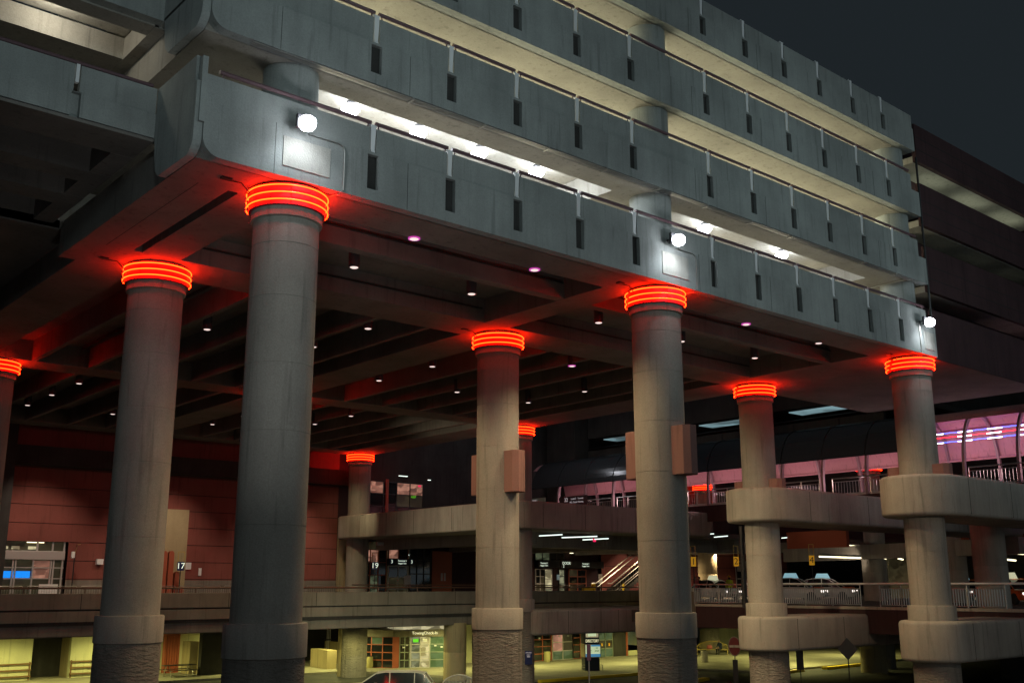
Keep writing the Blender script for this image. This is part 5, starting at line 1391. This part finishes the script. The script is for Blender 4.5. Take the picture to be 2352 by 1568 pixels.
g3 = N.new('ShaderNodeMixRGB'); g3.blend_type = 'ADD'; g3.inputs[2].default_value = (.060, .078, .092, 1); L_.new(mr3.outputs[0], g3.inputs[0]); L_.new(gl.outputs[0], g3.inputs[1])
L_.new(sc_.outputs[0], mixn.inputs[1]); L_.new(g3.outputs[0], mixn.inputs[2]); L_.new(mixn.outputs[0], bg.inputs['Color'])
bg.inputs['Strength'].default_value = 1.0

sun = bpy.data.lights.new('sky_glow', 'SUN'); sun.energy = .05; sun.angle = math.radians(40); sun.color = (.8, .92, 1)
so = bpy.data.objects.new('sky_glow', sun); C.objects.link(so); so.rotation_euler = Vector((.15, 1, -.35)).to_track_quat('-Z', 'Y').to_euler()

COOL = (.76, .98, 1.0); WARM = (1.0, .72, .40); YG = (1.0, .92, .30)
for x, z, e in ((-9, 18.5, 900), (4, 20, 820), (19, 21, 900), (33, 20, 850)):
    light('street_mast_lamp', 'SPOT', (x, -15, z), e, COOL, .8, (x + 3, 0, 19.6), 96, .95)
# added fill hidden behind the parapets, brightens the parking soffits from below
for z in (20.3, 23.3):
    for x in (2, 8, 14, 20, 26):
        light('parking_soffit_fill', 'AREA', (x, 4.5, z), 370, (1.0, .94, .64), 2.5, (x, 0.5, z + 3.0), sy=1)
for z, e in ((17.2, 110),):
    for x in (4, 12, 20, 27): light('parking_soffit_fill', 'AREA', (x, 4.5, z), e, (1.0, .92, .66), 2.5, (x, 0.5, z + 3.0), sy=1)
VP0 = P(892, 1541, Z=1.47)
light('van_fill', 'SPOT', (16, 19, 9.5), 5200, (.95, 1, .66), .2, (VP0.x, VP0.y, 0), 70, .8)  # unseen spot added to brighten the van
light('visor_fill', 'POINT', (42.5, 38, 19), 120, (.9, .92, 1), .1)  # unseen point lights added so the dark canopy glass shows
light('visor_fill', 'POINT', (43, 33, 18.5), 60, (.9, .92, 1), .1)
VP0 = P(892, 1541, Z=1.47)
for (x, y, z, tx, ty, e) in ((-5, -9, 6, -.6, 2.5, 620), (6, -8, 6, 6, 0, 420), (20, -8, 6, 21, 0, 420)):
    light('deck_soffit_fill', 'SPOT', (x, y, z), e, (.9, .92, .95), .4, (tx, ty, 15.7), 62, 1.0)  # unseen neutral spots added to lighten the red deck soffit
light('wing_coffer_lamp', 'POINT', (-5.0, 3.0, 20.25), 60, (1, .95, .8), .2)
for x in (34, 38, 42):
    for z, e in ((24.1, 8.0), (21.05, .35)): light('block_soffit_fill', 'AREA', (x, .4, z), e, (.9, 1, .75), 2.5, (x, .4, z + 2), sy=.6)  # hidden area lights added to brighten the far block soffits
light('walkway_fill', 'SPOT', (15, 27, 12.8), 2600, (1, .84, .58), .5, (33, 30, 10), 62, 1.0)  # unseen warm spot added to brighten the walkway band
light('walkway_fill', 'SPOT', (24.5, 38, 13), 500, (1, .80, .45), .3, (29.5, 43.4, 9), 70, .7)  # unseen warm spot added for the distant ringed column
# lower street lamps under the upper road
for x, y, e in ((9, 50, 900), (16, 50.5, 800), (26, 51, 900), (31, 48, 800), (37.5, 42, 900), (45, 40.5, 900), (52, 38, 800), (58, 40, 800), (66, 35, 800), (74, 32, 800), (62, 28, 500), (27, 41, 500), (31.5, 39.5, 420)):
    light('street_ceiling_lamp', 'SPOT', (x, y, 3.55), e, YG, .15, (x, y, 0), 165, .5)
# upper road lamps on the terminal front
for x, e in ((8, 260), (16, 260), (25, 260)): light('terminal_wall_lamp', 'SPOT', (x, 40.5, 14.5), e * 4, (1, .76, .58), .2, (x, 46, 6.5), 75, .8)
for x, y, z, e in ((62, 36, 9.3, 500), (72, 38, 9.3, 600), (76, 14, 9.3, 400), (80, 22, 9.3, 600), (66, -6, 9.3, 200), (48, 40, 9.3, 300), (58, 40, 9.3, 350), (90, 10, 9.3, 500)):
    light('rank_lamp', 'SPOT', (x, y, z), e * 3.5, (1, .74, .45), .3, (x, y, 0), 160, .6)
# unseen fill spots without fixtures: kerb, stair wall, red panels, girders
light('fill_spot', 'SPOT', (60, 27.5, 3.85), 900, YG, .2, (61, 26, 0), 165, .5)  # added to brighten the yellow kerb
light('stair_wall_fill', 'SPOT', (62, 39.5, 8.6), 560, (1, .8, .6), .3, (62, 46, 7.2), 120, .6)  # added to brighten the red wall behind the stairs
light('fill_spot', 'SPOT', (56, 19, 6.6), 500, (1, .8, .6), .2, (60, 25, 10.4), 70, .6)  # added to brighten the red fascia panels
light('fill_spot', 'SPOT', (17, 13, 12), 2200, (1, .80, .46), .3, (30, 12, 8), 70, .6)
light('fill_spot', 'SPOT', (20, -9, 10), 420, (1, .76, .55), .3, (31, 2, 6.5), 60, .7)

sc.view_settings.view_transform = 'Standard'; sc.view_settings.look = 'None'; sc.view_settings.exposure = 0; sc.view_settings.gamma = 1
sc.render.engine = 'CYCLES'
sc.cycles.use_denoising = True
sc.cycles.max_bounces = 6; sc.cycles.diffuse_bounces = 3; sc.cycles.glossy_bounces = 2
sc.cycles.sample_clamp_indirect = 3.0
sc.cycles.use_light_tree = True
